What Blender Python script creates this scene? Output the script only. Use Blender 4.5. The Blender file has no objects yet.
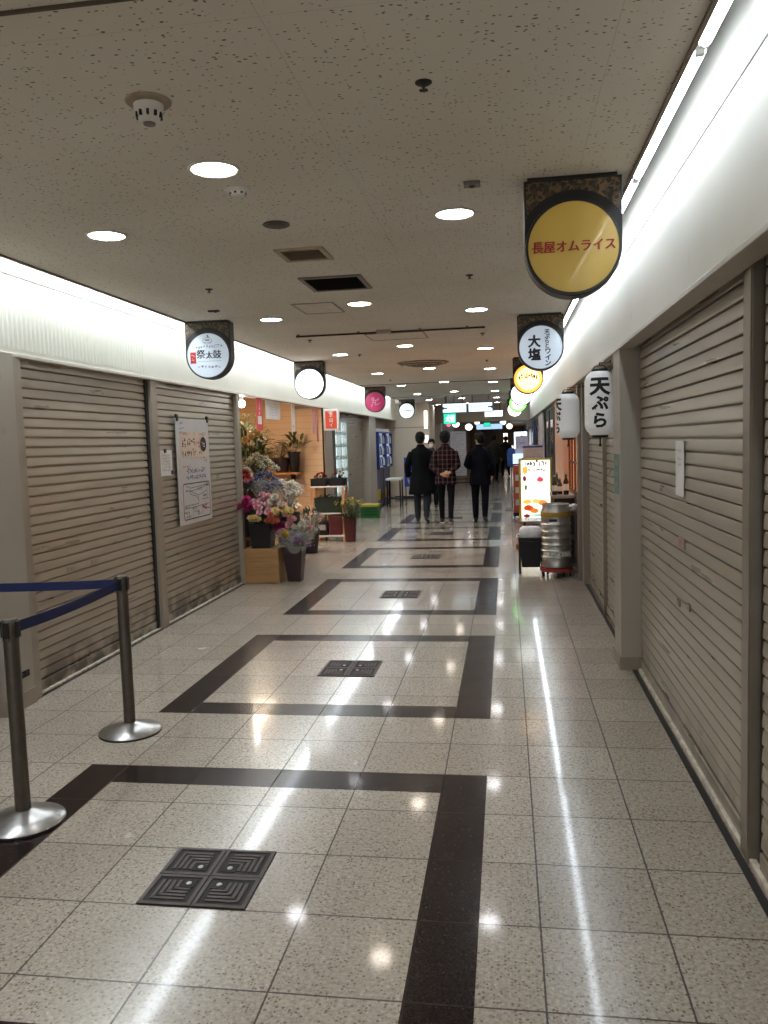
import bpy, bmesh, math, random
from mathutils import Vector, Matrix
PI = math.pi
R = math.radians
random.seed(7)
SC = bpy.context.scene
COL = SC.collection

# ------------------------------------------------------------------ camera, world, exposure
def make_camera():
    yaw, pitch, roll = 0.150193, 0.084473, -0.031205
    f = Vector((-math.sin(yaw) * math.cos(pitch), math.cos(yaw) * math.cos(pitch), -math.sin(pitch)))
    r = Vector((math.cos(yaw), math.sin(yaw), 0)); u = r.cross(f)
    r2 = math.cos(roll) * r + math.sin(roll) * u
    u2 = -math.sin(roll) * r + math.cos(roll) * u
    m = Matrix((r2, u2, -f)).transposed().to_4x4()
    m.translation = Vector((-0.083132, -2.17688, 1.587229))
    cd = bpy.data.cameras.new('camera'); cd.sensor_fit = 'VERTICAL'; cd.sensor_height = 36.0; cd.sensor_width = 27.0
    cd.lens = 817.006 * 36.0 / 1024.0; cd.clip_start = 0.05; cd.clip_end = 200
    co = bpy.data.objects.new('camera', cd); COL.objects.link(co); co.matrix_world = m
    SC.camera = co
make_camera()
SC.view_settings.view_transform = 'Standard'; SC.view_settings.look = 'None'
SC.view_settings.gamma = 1.0; SC.view_settings.use_curve_mapping = False
SC.view_settings.exposure = 0.05
SC.cycles.use_denoising = True
SC.cycles.max_bounces = 9; SC.cycles.diffuse_bounces = 5; SC.cycles.glossy_bounces = 4
SC.cycles.caustics_reflective = False; SC.cycles.caustics_refractive = False
SC.cycles.sample_clamp_indirect = 6.0
W = bpy.data.worlds.new('world'); SC.world = W; W.use_nodes = True
W.node_tree.nodes['Background'].inputs[0].default_value = (1.0, 0.95, 0.89, 1)
W.node_tree.nodes['Background'].inputs[1].default_value = 0.55
DOWNLIGHT = 43.0      # emission of the downlight lenses
TUBE_RIGHT = 22.0     # bare tubes in the right cove
TUBE_LEFT = 19.0      # left cove fittings, diffusers widened to broaden their streak on the floor
H = 2.67              # ceiling height

# ------------------------------------------------------------------ materials
def srgb(r, g, b):
    f = lambda c: c / 12.92 if c <= 0.04045 else ((c + 0.055) / 1.055) ** 2.4
    return (f(r / 255), f(g / 255), f(b / 255), 1)
class NT:
    def __init__(s, name):
        s.m = bpy.data.materials.new(name); s.m.use_nodes = True
        s.t = s.m.node_tree; s.b = s.t.nodes['Principled BSDF']
    def n(s, typ, **k):
        nd = s.t.nodes.new(typ)
        for a, v in k.items(): setattr(nd, a, v)
        return nd
    def put(s, sock, v):
        if hasattr(v, 'is_linked') or isinstance(v, bpy.types.NodeSocket): s.t.links.new(v, sock)
        else: sock.default_value = v
    def math(s, op, a, b=0.0, c=None):
        nd = s.n('ShaderNodeMath', operation=op); s.put(nd.inputs[0], a); s.put(nd.inputs[1], b)
        if c is not None: s.put(nd.inputs[2], c)
        return nd.outputs[0]
    def mix(s, f, a, b):
        nd = s.n('ShaderNodeMix', data_type='RGBA'); s.put(nd.inputs[0], f); s.put(nd.inputs[6], a); s.put(nd.inputs[7], b)
        return nd.outputs[2]
    def coord(s):
        return s.n('ShaderNodeTexCoord').outputs['Object']
    def xyz(s, v=None):
        nd = s.n('ShaderNodeSeparateXYZ'); s.t.links.new(v if v is not None else s.coord(), nd.inputs[0]); return nd.outputs
    def noise(s, scale, detail=3, vec=None, rough=0.5):
        nd = s.n('ShaderNodeTexNoise'); nd.inputs['Scale'].default_value = scale; nd.inputs['Detail'].default_value = detail
        nd.inputs['Roughness'].default_value = rough
        s.t.links.new(vec if vec is not None else s.coord(), nd.inputs['Vector']); return nd.outputs['Fac']
    def ramp(s, f, p0, p1):
        nd = s.n('ShaderNodeMapRange'); s.put(nd.inputs[0], f); nd.inputs[1].default_value = p0; nd.inputs[2].default_value = p1
        return nd.outputs[0]
    def bump(s, h, strength=0.2, dist=0.005):
        nd = s.n('ShaderNodeBump'); nd.inputs['Strength'].default_value = strength; nd.inputs['Distance'].default_value = dist
        s.t.links.new(h, nd.inputs['Height']); s.t.links.new(nd.outputs[0], s.b.inputs['Normal'])
    def out(s, **k):
        names = dict(color='Base Color', rough='Roughness', metal='Metallic', spec='Specular IOR Level', emit='Emission Color',
                     power='Emission Strength', alpha='Alpha', trans='Transmission Weight', coat='Coat Weight', coatr='Coat Roughness', ior='IOR', sheen='Sheen Weight', sss='Subsurface Weight')
        for a, v in k.items(): s.put(s.b.inputs[names[a]], v)
        return s.m
def scale_c(c, f): return (min(c[0] * f, 1), min(c[1] * f, 1), min(c[2] * f, 1), 1)
_mc = {}
def pm(name, c, rough=0.5, metal=0.0, var=0.12, scale=14.0, **k):
    """plain procedural material: base colour broken up by noise"""
    if name in _mc: return _mc[name]
    t = NT(name); f = t.ramp(t.noise(scale, 4), 0.3, 0.7)
    t.out(color=t.mix(f, scale_c(c, 1 - var), scale_c(c, 1 + var)), rough=rough, metal=metal, **k)
    _mc[name] = t.m; return t.m
def em(name, c, power, base=None):
    if name in _mc: return _mc[name]
    t = NT(name); f = t.noise(3.0, 1)
    t.out(color=base or c, rough=0.4, emit=t.mix(f, scale_c(c, 0.97), c), power=power)
    _mc[name] = t.m; return t.m

def m_floor():
    t = NT('terrazzo tiles'); co = t.coord(); x, y, z = t.xyz(co)[:3]
    T = 0.4
    def grid(v):
        fr = t.math('FRACT', t.math('DIVIDE', v, T))
        return t.math('MULTIPLY', t.math('MINIMUM', fr, t.math('SUBTRACT', 1.0, fr)), T)
    g = t.math('MINIMUM', grid(x), grid(y))
    wob = t.math('MULTIPLY', t.math('SUBTRACT', t.noise(45, 3), 0.35), 0.005)
    grout = t.math('LESS_THAN', g, t.math('ADD', wob, 0.0025))
    # dark granite frames
    u = t.math('ABSOLUTE', t.math('ADD', x, 1.2))
    yy = t.math('MODULO', t.math('ADD', y, 0.8 + 28.0), 2.8)
    v = t.math('ABSOLUTE', t.math('SUBTRACT', yy, 1.4))
    m = t.math('MAXIMUM', u, v)
    band = t.math('MULTIPLY', t.math('GREATER_THAN', m, 0.795), t.math('LESS_THAN', m, 1.0))
    band = t.math('MULTIPLY', band, t.math('LESS_THAN', y, 20.0))
    # tile tone
    cx = t.n('ShaderNodeCombineXYZ'); t.put(cx.inputs[0], t.math('FLOOR', t.math('DIVIDE', x, T))); t.put(cx.inputs[1], t.math('FLOOR', t.math('DIVIDE', y, T)))
    wn = t.n('ShaderNodeTexWhiteNoise', noise_dimensions='2D'); t.t.links.new(cx.outputs[0], wn.inputs[0])
    base = t.mix(wn.outputs[0], srgb(175, 165, 151), srgb(191, 181, 167))
    # chips
    vo = t.n('ShaderNodeTexVoronoi'); vo.inputs['Scale'].default_value = 98; t.t.links.new(co, vo.inputs['Vector'])
    sep = t.n('ShaderNodeSeparateColor'); t.t.links.new(vo.outputs['Color'], sep.inputs[0])
    dk = t.math('MULTIPLY', t.math('GREATER_THAN', sep.outputs[0], 0.54), t.math('LESS_THAN', vo.outputs['Distance'], 0.46))
    lt = t.math('MULTIPLY', t.math('GREATER_THAN', sep.outputs[1], 0.86), t.math('LESS_THAN', vo.outputs['Distance'], 0.40))
    c = t.mix(t.math('MULTIPLY', dk, t.math('ADD', t.math('MULTIPLY', sep.outputs[2], 0.6), 0.2)), base, srgb(92, 76, 66))
    c = t.mix(t.math('MULTIPLY', lt, 0.42), c, srgb(222, 216, 206))
    c = t.mix(t.math('MULTIPLY', t.ramp(t.noise(75, 4), 0.35, 0.7), 0.6), c, srgb(122, 108, 95))
    dirt = t.ramp(t.noise(0.9, 5), 0.5, 0.75)
    c = t.mix(t.math('MULTIPLY', dirt, 0.28), c, srgb(120, 106, 92))
    g2 = t.mix(t.ramp(t.noise(120, 4), 0.35, 0.75), srgb(26, 17, 15), srgb(48, 35, 32))
    g2 = t.mix(t.math('MULTIPLY', lt, 0.22), g2, srgb(96, 80, 74))
    c = t.mix(band, c, g2)
    c = t.mix(t.math('MULTIPLY', grout, 0.95), c, srgb(46, 36, 30))
    ro = t.math('ADD', t.math('MULTIPLY', t.noise(5, 4), 0.10), 0.20)
    ro = t.math('ADD', ro, t.math('MULTIPLY', grout, 0.4))
    t.bump(t.math('SUBTRACT', t.math('MULTIPLY', t.noise(2.2, 2), 0.06), t.math('MULTIPLY', grout, 0.35)), 0.25, 0.003)
    return t.out(color=c, rough=ro, spec=t.math('SUBTRACT', 0.5, t.math('MULTIPLY', band, 0.38)), coat=t.math('SUBTRACT', 0.40, t.math('MULTIPLY', band, 0.30)), coatr=0.072)
def m_ceiling():
    t = NT('pitted ceiling board'); co = t.coord()
    mp = t.n('ShaderNodeMapping'); t.t.links.new(co, mp.inputs[0]); mp.inputs['Scale'].default_value = (0.62, 1.0, 1.0)
    nz = t.n('ShaderNodeTexNoise'); nz.inputs['Scale'].default_value = 40; t.t.links.new(mp.outputs[0], nz.inputs['Vector'])
    ad = t.n('ShaderNodeMix', data_type='VECTOR'); ad.inputs[0].default_value = 0.012; t.t.links.new(mp.outputs[0], ad.inputs[4]); t.t.links.new(nz.outputs['Color'], ad.inputs[5])
    vo = t.n('ShaderNodeTexVoronoi'); vo.inputs['Scale'].default_value = 78; t.t.links.new(ad.outputs[1], vo.inputs['Vector'])
    sep = t.n('ShaderNodeSeparateColor'); t.t.links.new(vo.outputs['Color'], sep.inputs[0])
    pit = t.math('LESS_THAN', vo.outputs['Distance'], t.math('MULTIPLY', t.math('SUBTRACT', sep.outputs[0], 0.16), 0.36))
    x, y, z = t.xyz(co)[:3]
    def seam(v, p, o):
        fr = t.math('FRACT', t.math('DIVIDE', t.math('ADD', v, o), p)); return t.math('MULTIPLY', t.math('MINIMUM', fr, t.math('SUBTRACT', 1.0, fr)), p)
    sm = t.math('LESS_THAN', t.math('MINIMUM', seam(x, 0.91, 20.7), seam(y, 1.82, 20.1)), 0.0012)
    c = t.mix(t.ramp(t.noise(1.3, 4), 0.3, 0.75), srgb(236, 230, 220), srgb(224, 217, 205))
    c = t.mix(t.math('MULTIPLY', pit, 0.85), c, srgb(96, 82, 68))
    c = t.mix(t.math('MULTIPLY', sm, 0.25), c, srgb(110, 100, 90))
    t.bump(t.math('SUBTRACT', 1.0, pit), 0.4, 0.004)
    return t.out(color=c, rough=0.9, spec=0.2)
def m_fascia(name, c):
    t = NT(name)
    f = t.ramp(t.noise(2.0, 5), 0.45, 0.8)
    d = t.ramp(t.noise(9.0, 4), 0.66, 0.74)
    cc = t.mix(t.math('MULTIPLY', f, 0.3), c, scale_c(c, 0.82))
    return t.out(color=t.mix(t.math('MULTIPLY', d, 0.25), cc, scale_c(c, 0.6)), rough=0.55)
def m_shutter(name, c, grime):
    t = NT(name); co = t.coord(); x, y, z = t.xyz(co)[:3]
    mp = t.n('ShaderNodeMapping'); t.t.links.new(co, mp.inputs[0]); mp.inputs['Scale'].default_value = (1, 0.35, 4)
    f = t.ramp(t.noise(3.5, 5, mp.outputs[0]), 0.3, 0.75)
    cc = t.mix(f, scale_c(c, 0.84), scale_c(c, 1.1))
    sp = t.ramp(t.noise(30, 3), 0.735, 0.77)
    cc = t.mix(t.math('MULTIPLY', sp, 0.4), cc, scale_c(c, 0.35))
    # splashed grime near the bottom edge
    low = t.ramp(z, 0.32, 0.02)
    gr = t.math('MULTIPLY', low, t.ramp(t.noise(5, 5), 0.42, 0.58))
    cc = t.mix(t.math('MULTIPLY', gr, grime), cc, srgb(38, 32, 26))
    return t.out(color=cc, rough=t.math('ADD', t.math('MULTIPLY', f, 0.12), 0.26), metal=0.25, spec=0.5)
def m_wood(name, a, b, axis=2, rough=0.5):
    t = NT(name); co = t.coord(); mp = t.n('ShaderNodeMapping'); t.t.links.new(co, mp.inputs[0])
    s = [14, 14, 14]; s[axis] = 1.2; mp.inputs['Scale'].default_value = s
    f = t.ramp(t.noise(3, 5, mp.outputs[0]), 0.3, 0.7)
    return t.out(color=t.mix(f, a, b), rough=rough)
def m_tilewall(name, a, grout, px, pz):
    t = NT(name); x, y, z = t.xyz()[:3]
    h = t.math('ADD', x, y)
    def g(v, p):
        fr = t.math('FRACT', t.math('DIVIDE', t.math('ADD', v, 50.0), p)); return t.math('MULTIPLY', t.math('MINIMUM', fr, t.math('SUBTRACT', 1.0, fr)), p)
    gg = t.math('LESS_THAN', t.math('MINIMUM', g(h, px), g(z, pz)), 0.003)
    c = t.mix(t.ramp(t.noise(4, 3), 0.3, 0.7), scale_c(a, 0.94), a)
    return t.out(color=t.mix(t.math('MULTIPLY', gg, 0.5), c, grout), rough=0.45)
def m_plaid():
    t = NT('plaid shirt cloth'); x, y, z = t.xyz()[:3]
    def bars(v, p, w):
        fr = t.math('FRACT', t.math('DIVIDE', t.math('ADD', v, 10.0), p)); return t.math('LESS_THAN', fr, w)
    a = bars(x, 0.085, 0.28); b = bars(z, 0.085, 0.28)
    c = t.mix(t.math('MULTIPLY', t.math('ADD', a, b), 0.5), srgb(28, 15, 18), srgb(104, 78, 80))
    c = t.mix(t.math('MULTIPLY', bars(x, 0.085, 0.06), 0.5), c, srgb(150, 120, 118))
    c = t.mix(t.math('MULTIPLY', t.noise(220, 2), 0.35), c, srgb(24, 14, 16))
    return t.out(color=c, rough=0.9, spec=0.15)
def m_pattern_gold():
    t = NT('black and gold brocade'); co = t.coord()
    vo = t.n('ShaderNodeTexVoronoi', feature='DISTANCE_TO_EDGE'); vo.inputs['Scale'].default_value = 42; t.t.links.new(co, vo.inputs['Vector'])
    f = t.math('LESS_THAN', vo.outputs[0], 0.14)
    f = t.math('MULTIPLY', f, t.ramp(t.noise(30, 3), 0.35, 0.55))
    return t.out(color=t.mix(f, srgb(38, 31, 24), srgb(104, 82, 52)), rough=0.45)

M = dict(
    floor=m_floor(), ceiling=m_ceiling(),
    fasciaL=m_fascia('left fascia paint', srgb(226, 226, 214)), fasciaR=m_fascia('right fascia paint', srgb(224, 220, 208)),
    cove=m_fascia('cove paint', srgb(235, 235, 228)), cove_shade=m_fascia('painted cove shade', srgb(70, 70, 72)),  # right cove's dark grey stands in for the shaded gap behind its tubes
    shutL=m_shutter('left shutter paint', srgb(165, 155, 139), 0.95), shutR=m_shutter('right shutter paint', srgb(172, 163, 148), 0.4),
    rail=pm('shutter rail paint', srgb(142, 133, 119), 0.4, 0.3, 0.1, 8), railL=pm('light shutter rail', srgb(156, 146, 132), 0.4, 0.3, 0.08, 8),
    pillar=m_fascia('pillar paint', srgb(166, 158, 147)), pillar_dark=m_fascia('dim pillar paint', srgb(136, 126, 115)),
    pillar_light=m_fascia('pale pillar paint', srgb(206, 194, 176)),
    skirt=pm('skirting', srgb(146, 135, 122), 0.5, 0, 0.15, 6), sill=pm('worn stone sill', srgb(214, 206, 190), 0.6, 0, 0.3, 20),
    gutter=pm('black gutter', srgb(30, 26, 24), 0.7), trim=pm('fascia trim', srgb(196, 188, 178), 0.4, 0.1, 0.06), woodtrim=m_wood('ceiling edge wood', srgb(96, 82, 68), srgb(126, 110, 94), 1),
    black=pm('black plastic', srgb(20, 19, 19), 0.4), blackm=pm('black metal', srgb(26, 24, 23), 0.45, 0.3), dark=pm('dark brown', srgb(40, 31, 27), 0.6),
    steel=pm('brushed steel', srgb(176, 174, 172), 0.3, 1.0, 0.12, 30), steeld=pm('dull steel tube', srgb(108, 103, 96), 0.38, 1.0, 0.1, 20),
    belt=pm('blue belt', srgb(8, 26, 78), 0.7, 0, 0.1, 40), white=pm('white paper', srgb(228, 226, 222), 0.7, 0, 0.04, 6), whitep=pm('white plastic', srgb(222, 220, 214), 0.45, 0, 0.05, 6),
    grey=pm('grey plastic', srgb(120, 116, 110), 0.5), ink=pm('black ink', srgb(22, 22, 24), 0.7), red=pm('red print', srgb(190, 40, 34), 0.6), blue=pm('blue print', srgb(40, 58, 130), 0.6),
    hatch=pm('cast hatch', srgb(78, 68, 66), 0.55, 0.2, 0.15, 40), hatchd=pm('hatch groove', srgb(26, 23, 23), 0.7),
    gold=m_pattern_gold(),
)

# ------------------------------------------------------------------ mesh building
class MB:
    def __init__(s): s.v = []; s.f = []
    def add(s, vs, fs, m=None):
        o = len(s.v)
        for p in vs: s.v.append(tuple(m @ Vector(p)) if m is not None else tuple(p))
        for q in fs: s.f.append(tuple(i + o for i in q))
        return s
    def box(s, x0, x1, y0, y1, z0, z1, m=None):
        vs = [(x, y, z) for z in (z0, z1) for y in (y0, y1) for x in (x0, x1)]
        return s.add(vs, [(0, 2, 3, 1), (4, 5, 7, 6), (0, 1, 5, 4), (2, 6, 7, 3), (0, 4, 6, 2), (1, 3, 7, 5)], m)
    def lathe(s, prof, n=32, c=(0, 0, 0), m=None, rot=0.0, capped=True, sx=1.0, sy=1.0):
        vs = []; fs = []
        for r, z in prof:
            for k in range(n):
                a = 2 * PI * k / n + rot
                vs.append((c[0] + r * math.cos(a) * sx, c[1] + r * math.sin(a) * sy, c[2] + z))
        for i in range(len(prof) - 1):
            for k in range(n):
                k2 = (k + 1) % n
                fs.append((i * n + k, i * n + k2, (i + 1) * n + k2, (i + 1) * n + k))
        if capped:
            fs.append(tuple(range(n))[::-1]); L = (len(prof) - 1) * n; fs.append(tuple(L + k for k in range(n)))
        return s.add(vs, fs, m)
    def loft(s, pts, n=14, ref=Vector((1, 0, 0))):
        """pts: (centre, ra, rb); rings square to the path, ra along ref"""
        P = [Vector(p[0]) for p in pts]; vs = []; fs = []
        for i, p in enumerate(pts):
            d = (P[min(i + 1, len(P) - 1)] - P[max(i - 1, 0)]).normalized()
            a = ref - d * ref.dot(d)
            if a.length < 1e-3: a = Vector((0, 1, 0)) - d * d.y
            a.normalize(); b = d.cross(a)
            for k in range(n):
                t = 2 * PI * k / n
                vs.append(tuple(P[i] + a * (p[1] * math.cos(t)) + b * (p[2] * math.sin(t))))
        for i in range(len(pts) - 1):
            for k in range(n):
                k2 = (k + 1) % n
                fs.append((i * n + k, i * n + k2, (i + 1) * n + k2, (i + 1) * n + k))
        fs.append(tuple(range(n))[::-1]); L = (len(pts) - 1) * n; fs.append(tuple(L + k for k in range(n)))
        return s.add(vs, fs)
    def tube(s, path, r, n=10):
        return s.loft([(p, r, r) for p in path], n)
    def ball(s, c, rx, ry=None, rz=None, n=16, k=10, m=None):
        ry = ry or rx; rz = rz or rx
        prof = [(max(math.sin(PI * i / k), 1e-3), -math.cos(PI * i / k)) for i in range(k + 1)]
        mm = Matrix.Translation(c) @ Matrix.Diagonal((rx, ry, rz, 1))
        return s.lathe(prof, n, m=(m @ mm) if m is not None else mm)
    def prism(s, poly, axis, a, b, m=None):
        """poly: 2D outline; axis 'y': poly in x,z extruded along y; 'x': poly in y,z; 'z': poly in x,y"""
        n = len(poly)
        mk = {'y': lambda p, t: (p[0], t, p[1]), 'x': lambda p, t: (t, p[0], p[1]), 'z': lambda p, t: (p[0], p[1], t)}[axis]
        vs = [mk(p, a) for p in poly] + [mk(p, b) for p in poly]
        fs = [(i, (i + 1) % n, n + (i + 1) % n, n + i) for i in range(n)] + [tuple(range(n))[::-1], tuple(range(n, 2 * n))]
        return s.add(vs, fs, m)
    def build(s, name, mat, parent=None, loc=(0, 0, 0), smooth=False, bevel=0.0, recalc=True):
        me = bpy.data.meshes.new(name); me.from_pydata(s.v, [], s.f)
        if recalc:
            bm = bmesh.new(); bm.from_mesh(me); bmesh.ops.recalc_face_normals(bm, faces=bm.faces); bm.to_mesh(me); bm.free()
        o = bpy.data.objects.new(name, me); COL.objects.link(o); o.location = loc
        for mm in (mat if isinstance(mat, (list, tuple)) else [mat]): me.materials.append(mm)
        if smooth:
            me.shade_smooth()
            if smooth != True: me.set_sharp_from_angle(angle=R(smooth))
        if bevel:
            b = o.modifiers.new('bevel', 'BEVEL'); b.width = bevel; b.segments = 2; b.limit_method = 'ANGLE'; b.angle_limit = R(40)
        if parent: o.parent = parent
        return o
def tag(o, label=None, cat=None, group=None, kind=None):
    if label: o['label'] = label
    if cat: o['category'] = cat
    if group: o['group'] = group
    if kind: o['kind'] = kind
    return o
def thing(name, label, cat, loc=(0, 0, 0), rz=0.0, group=None):
    o = bpy.data.objects.new(name, None); COL.objects.link(o); o.location = loc; o.rotation_euler = (0, 0, rz)
    o.empty_display_size = 0.1
    return tag(o, label, cat, group)
def kids(o): return [c for c in bpy.data.objects if c.parent == o]
def dup(root, loc, label, rz=None, group=None):
    r = root.copy(); COL.objects.link(r); r.location = loc
    if rz is not None: r.rotation_euler = (0, 0, rz)
    r['label'] = label
    if group: r['group'] = group
    for ch in kids(root):
        c = ch.copy(); COL.objects.link(c); c.parent = r
        for g in kids(ch):
            d = g.copy(); COL.objects.link(d); d.parent = c
    return r
def struct(name, mb, mat, label, cat, **k):
    o = mb.build(name, mat, **k); return tag(o, label, cat, kind='structure')

# text: outlines from Blender's own built-in font, as thin solid letters
_tc = {}
def glyphs(body, bold=0.0):
    key = (body, bold)
    if key not in _tc:
        c = bpy.data.curves.new('t', 'FONT'); c.body = body; c.align_x = 'CENTER'; c.resolution_u = 3; c.offset = bold
        o = bpy.data.objects.new('t', c); COL.objects.link(o); bpy.context.view_layer.update()
        me = bpy.data.meshes.new_from_object(o.evaluated_get(bpy.context.evaluated_depsgraph_get()))
        vs = [tuple(v.co) for v in me.vertices]; fs = [tuple(p.vertices) for p in me.polygons]
        bpy.data.objects.remove(o); bpy.data.curves.remove(c); bpy.data.meshes.remove(me)
        if vs:
            cy = (min(v[1] for v in vs) + max(v[1] for v in vs)) / 2; cx = (min(v[0] for v in vs) + max(v[0] for v in vs)) / 2
            vs = [(v[0] - cx, v[1] - cy, 0) for v in vs]
        _tc[key] = (vs, fs)
    return _tc[key]
FRONT = Matrix(((1, 0, 0), (0, 0, -1), (0, 1, 0))).to_4x4()          # reads from -y
FROMR = Matrix(((0, 0, 1), (1, 0, 0), (0, 1, 0))).to_4x4()           # reads from +x (on the left wall)
FROML = Matrix(((0, 0, -1), (-1, 0, 0), (0, 1, 0))).to_4x4()         # reads from -x (on the right wall)
def write(mb, body, size, at, face=FRONT, bold=0.0, sx=1.0, shear=0.0):
    vs, fs = glyphs(body, bold)
    m = Matrix.Translation(at) @ face
    mb.add([(v[0] * size * sx + shear * v[1] * size, v[1] * size, 0) for v in vs], fs, m)
def column_text(mb, body, size, at, face=FRONT, pitch=1.05, bold=0.0, sx=1.0):
    n = len(body)
    for i, ch in enumerate(body):
        up = ((n - 1) / 2 - i) * size * pitch
        write(mb, ch, size, (at[0], at[1], at[2] + up), face, bold, sx)
def scribble(mb, w, h, n, at, face=FRONT, seed=0, th=.13):
    """a line of marks too small to read: strokes laid like n characters"""
    rnd = random.Random(seed); cw = w / n; m = Matrix.Translation(at) @ face
    for i in range(n):
        x0 = -w / 2 + i * cw
        for k in range(rnd.randint(2, 4)):
            if rnd.random() < 0.5:
                y = rnd.uniform(-h / 2, h / 2); a, b = rnd.uniform(0.05, .3), rnd.uniform(.6, .9)
                mb.add([(x0 + a * cw, y, 0), (x0 + b * cw, y, 0), (x0 + b * cw, y + h * th, 0), (x0 + a * cw, y + h * th, 0)], [(0, 1, 2, 3)], m)
            else:
                x = x0 + rnd.uniform(.1, .75) * cw; a, b = rnd.uniform(-.5, -.1), rnd.uniform(.1, .5)
                mb.add([(x, a * h, 0), (x + cw * th, a * h, 0), (x + cw * th, b * h, 0), (x, b * h, 0)], [(0, 1, 2, 3)], m)
def rect(mb, cx, cz, w, h, y=0.0, face=FRONT, at=(0, 0, 0)):
    m = Matrix.Translation(at) @ face
    mb.add([(cx - w / 2, cz - h / 2, y), (cx + w / 2, cz - h / 2, y), (cx + w / 2, cz + h / 2, y), (cx - w / 2, cz + h / 2, y)], [(0, 1, 2, 3)], m)
def line2(mb, pts, w, at, face, y=0.0):
    m = Matrix.Translation(at) @ face
    for (a, b) in zip(pts, pts[1:]):
        d = Vector((b[0] - a[0], b[1] - a[1])); n = Vector((-d.y, d.x)).normalized() * w / 2
        mb.add([(a[0] - n.x, a[1] - n.y, y), (b[0] - n.x, b[1] - n.y, y), (b[0] + n.x, b[1] + n.y, y), (a[0] + n.x, a[1] + n.y, y)], [(0, 1, 2, 3)], m)

# ================================================================== THE SETTING
YA, YB = -4.5, 24.0
struct('floor', MB().box(-9, 9, YA, 60, -0.1, 0.0), M['floor'], 'polished terrazzo tile floor with dark granite frames', 'floor')
struct('ceiling', MB().box(-2.77, 0.45, YA, YB, H, H + 0.08), M['ceiling'], 'beige pitted board ceiling of the corridor', 'ceiling')
# coves
def cove(side):
    s = -1 if side == 'left' else 1
    fx = -3.12 if s < 0 else 0.67; ex = -2.77 if s < 0 else 0.45
    yb = 20.6 if s < 0 else YB
    x = lambda a: fx + s * a
    top_ = 2.97 if s < 0 else 3.32  # right cove raised so the gap above its tubes turns dark
    lo = 2.215 if s < 0 else 2.175
    mb = MB().box(min(x(0), x(.08)), max(x(0), x(.08)), YA, yb, lo, top_)
    if s < 0:
        for k in range(int((4.5 - YA) / 0.05)):
            yy = YA + k * 0.05
            mb.add([(fx, yy + .008, lo + .03), (fx + .005, yy + .02, lo + .03), (fx, yy + .032, lo + .03), (fx, yy + .008, 2.69), (fx + .005, yy + .02, 2.69), (fx, yy + .032, 2.69)], [(0, 1, 4, 3), (1, 2, 5, 4)])
    struct('trim_1' if s < 0 else 'trim_2', mb, M['fasciaL' if s < 0 else 'fasciaR'], 'white fascia board above the shops on the %s side' % side, 'fascia')
    struct('trim_3' if s < 0 else 'trim_4', MB().box(min(fx - s * .012, x(.09)), max(fx - s * .012, x(.09)), YA, yb, lo - .022, lo), M['trim'], 'metal edge strip under the %s fascia' % side, 'trim', bevel=.003)
    struct('trim_5' if s < 0 else 'trim_6', MB().box(min(fx - s * .004, fx), max(fx - s * .004, fx), YA, yb, 2.70, 2.707), M['grey'], 'thin seam strip along the %s fascia' % side, 'trim')
    mb = MB().box(min(ex, x(.08)), max(ex, x(.08)), YA, yb, top_ - .02, top_ + .03)
    mb.box(min(ex, ex + s * .02), max(ex, ex + s * .02), YA, yb, H + .01, top_)
    struct('trim_7' if s < 0 else 'trim_8', mb, M['cove'] if s < 0 else M['cove_shade'], '%s light cove' % ('white' if s < 0 else 'grey') + ' above the %s fascia' % side, 'cove')
    struct('trim_9' if s < 0 else 'trim_10', MB().box(min(ex - s * .002, ex + s * .012), max(ex - s * .002, ex + s * .012), YA, yb, H - .012, H + .012), M['woodtrim'], 'narrow dark edge strip of the ceiling along the %s cove' % side, 'trim')
    return fx
cove('left'); cove('right')
# soffit of the right fascia and the walls behind the shutters
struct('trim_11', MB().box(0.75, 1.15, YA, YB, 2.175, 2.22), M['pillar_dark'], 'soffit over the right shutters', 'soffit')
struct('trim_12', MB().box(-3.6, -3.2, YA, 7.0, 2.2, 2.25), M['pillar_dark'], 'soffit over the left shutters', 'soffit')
struct('wall_left', MB().box(-3.75, -3.5, YA, 2.3, 0, 2.21).box(-3.6, -3.1, 2.26, 2.56, 0, 2.21).box(-3.4, -3.3, 2.56, 7.0, 0, 2.25), M['pillar'], 'beige wall at the near left beside the first shutter', 'wall')
struct('baseboard_left', MB().box(-3.2, -3.09, 2.25, 2.565, 0, 0.10), M['skirt'], 'grey skirting of the beige left wall', 'baseboard')
struct('wall_right', MB().box(0.95, 1.05, YA, 8.3, 0, 2.3), M['pillar_dark'], 'wall behind the right shutters', 'wall')
struct('wall_right_pillar', MB().box(0.665, 0.95, 3.44, 3.76, 0, 2.18), M['pillar'], 'beige pillar between the two right shop shutters', 'pillar', bevel=.006)
struct('baseboard_right', MB().box(0.655, 0.95, 3.43, 3.77, 0, 0.09), M['skirt'], 'grey plinth of the beige right pillar', 'baseboard')
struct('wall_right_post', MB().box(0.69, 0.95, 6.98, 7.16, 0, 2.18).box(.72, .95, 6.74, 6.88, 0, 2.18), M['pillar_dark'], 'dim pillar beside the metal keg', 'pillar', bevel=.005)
struct('trim_13', MB().box(.735, .765, YA, 6.9, 0.0005, .004), M['gutter'], 'black gutter slot along the right shutters', 'gutter')
struct('trim_14', MB().box(.772, .80, YA, 3.4, 0, .024), M['sill'], 'worn pale sill under the near right shutters', 'sill', bevel=.004)
struct('trim_15', MB().box(-3.14, -3.115, 2.6, 7.0, 0.0005, .003), M['gutter'], 'black gutter slot along the left shutters', 'gutter')
struct('trim_16', MB().box(-3.19, -3.142, 2.6, 7.0, 0, .016), M['sill'], 'worn pale sill under the left shutters', 'sill', bevel=.003)

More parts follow.
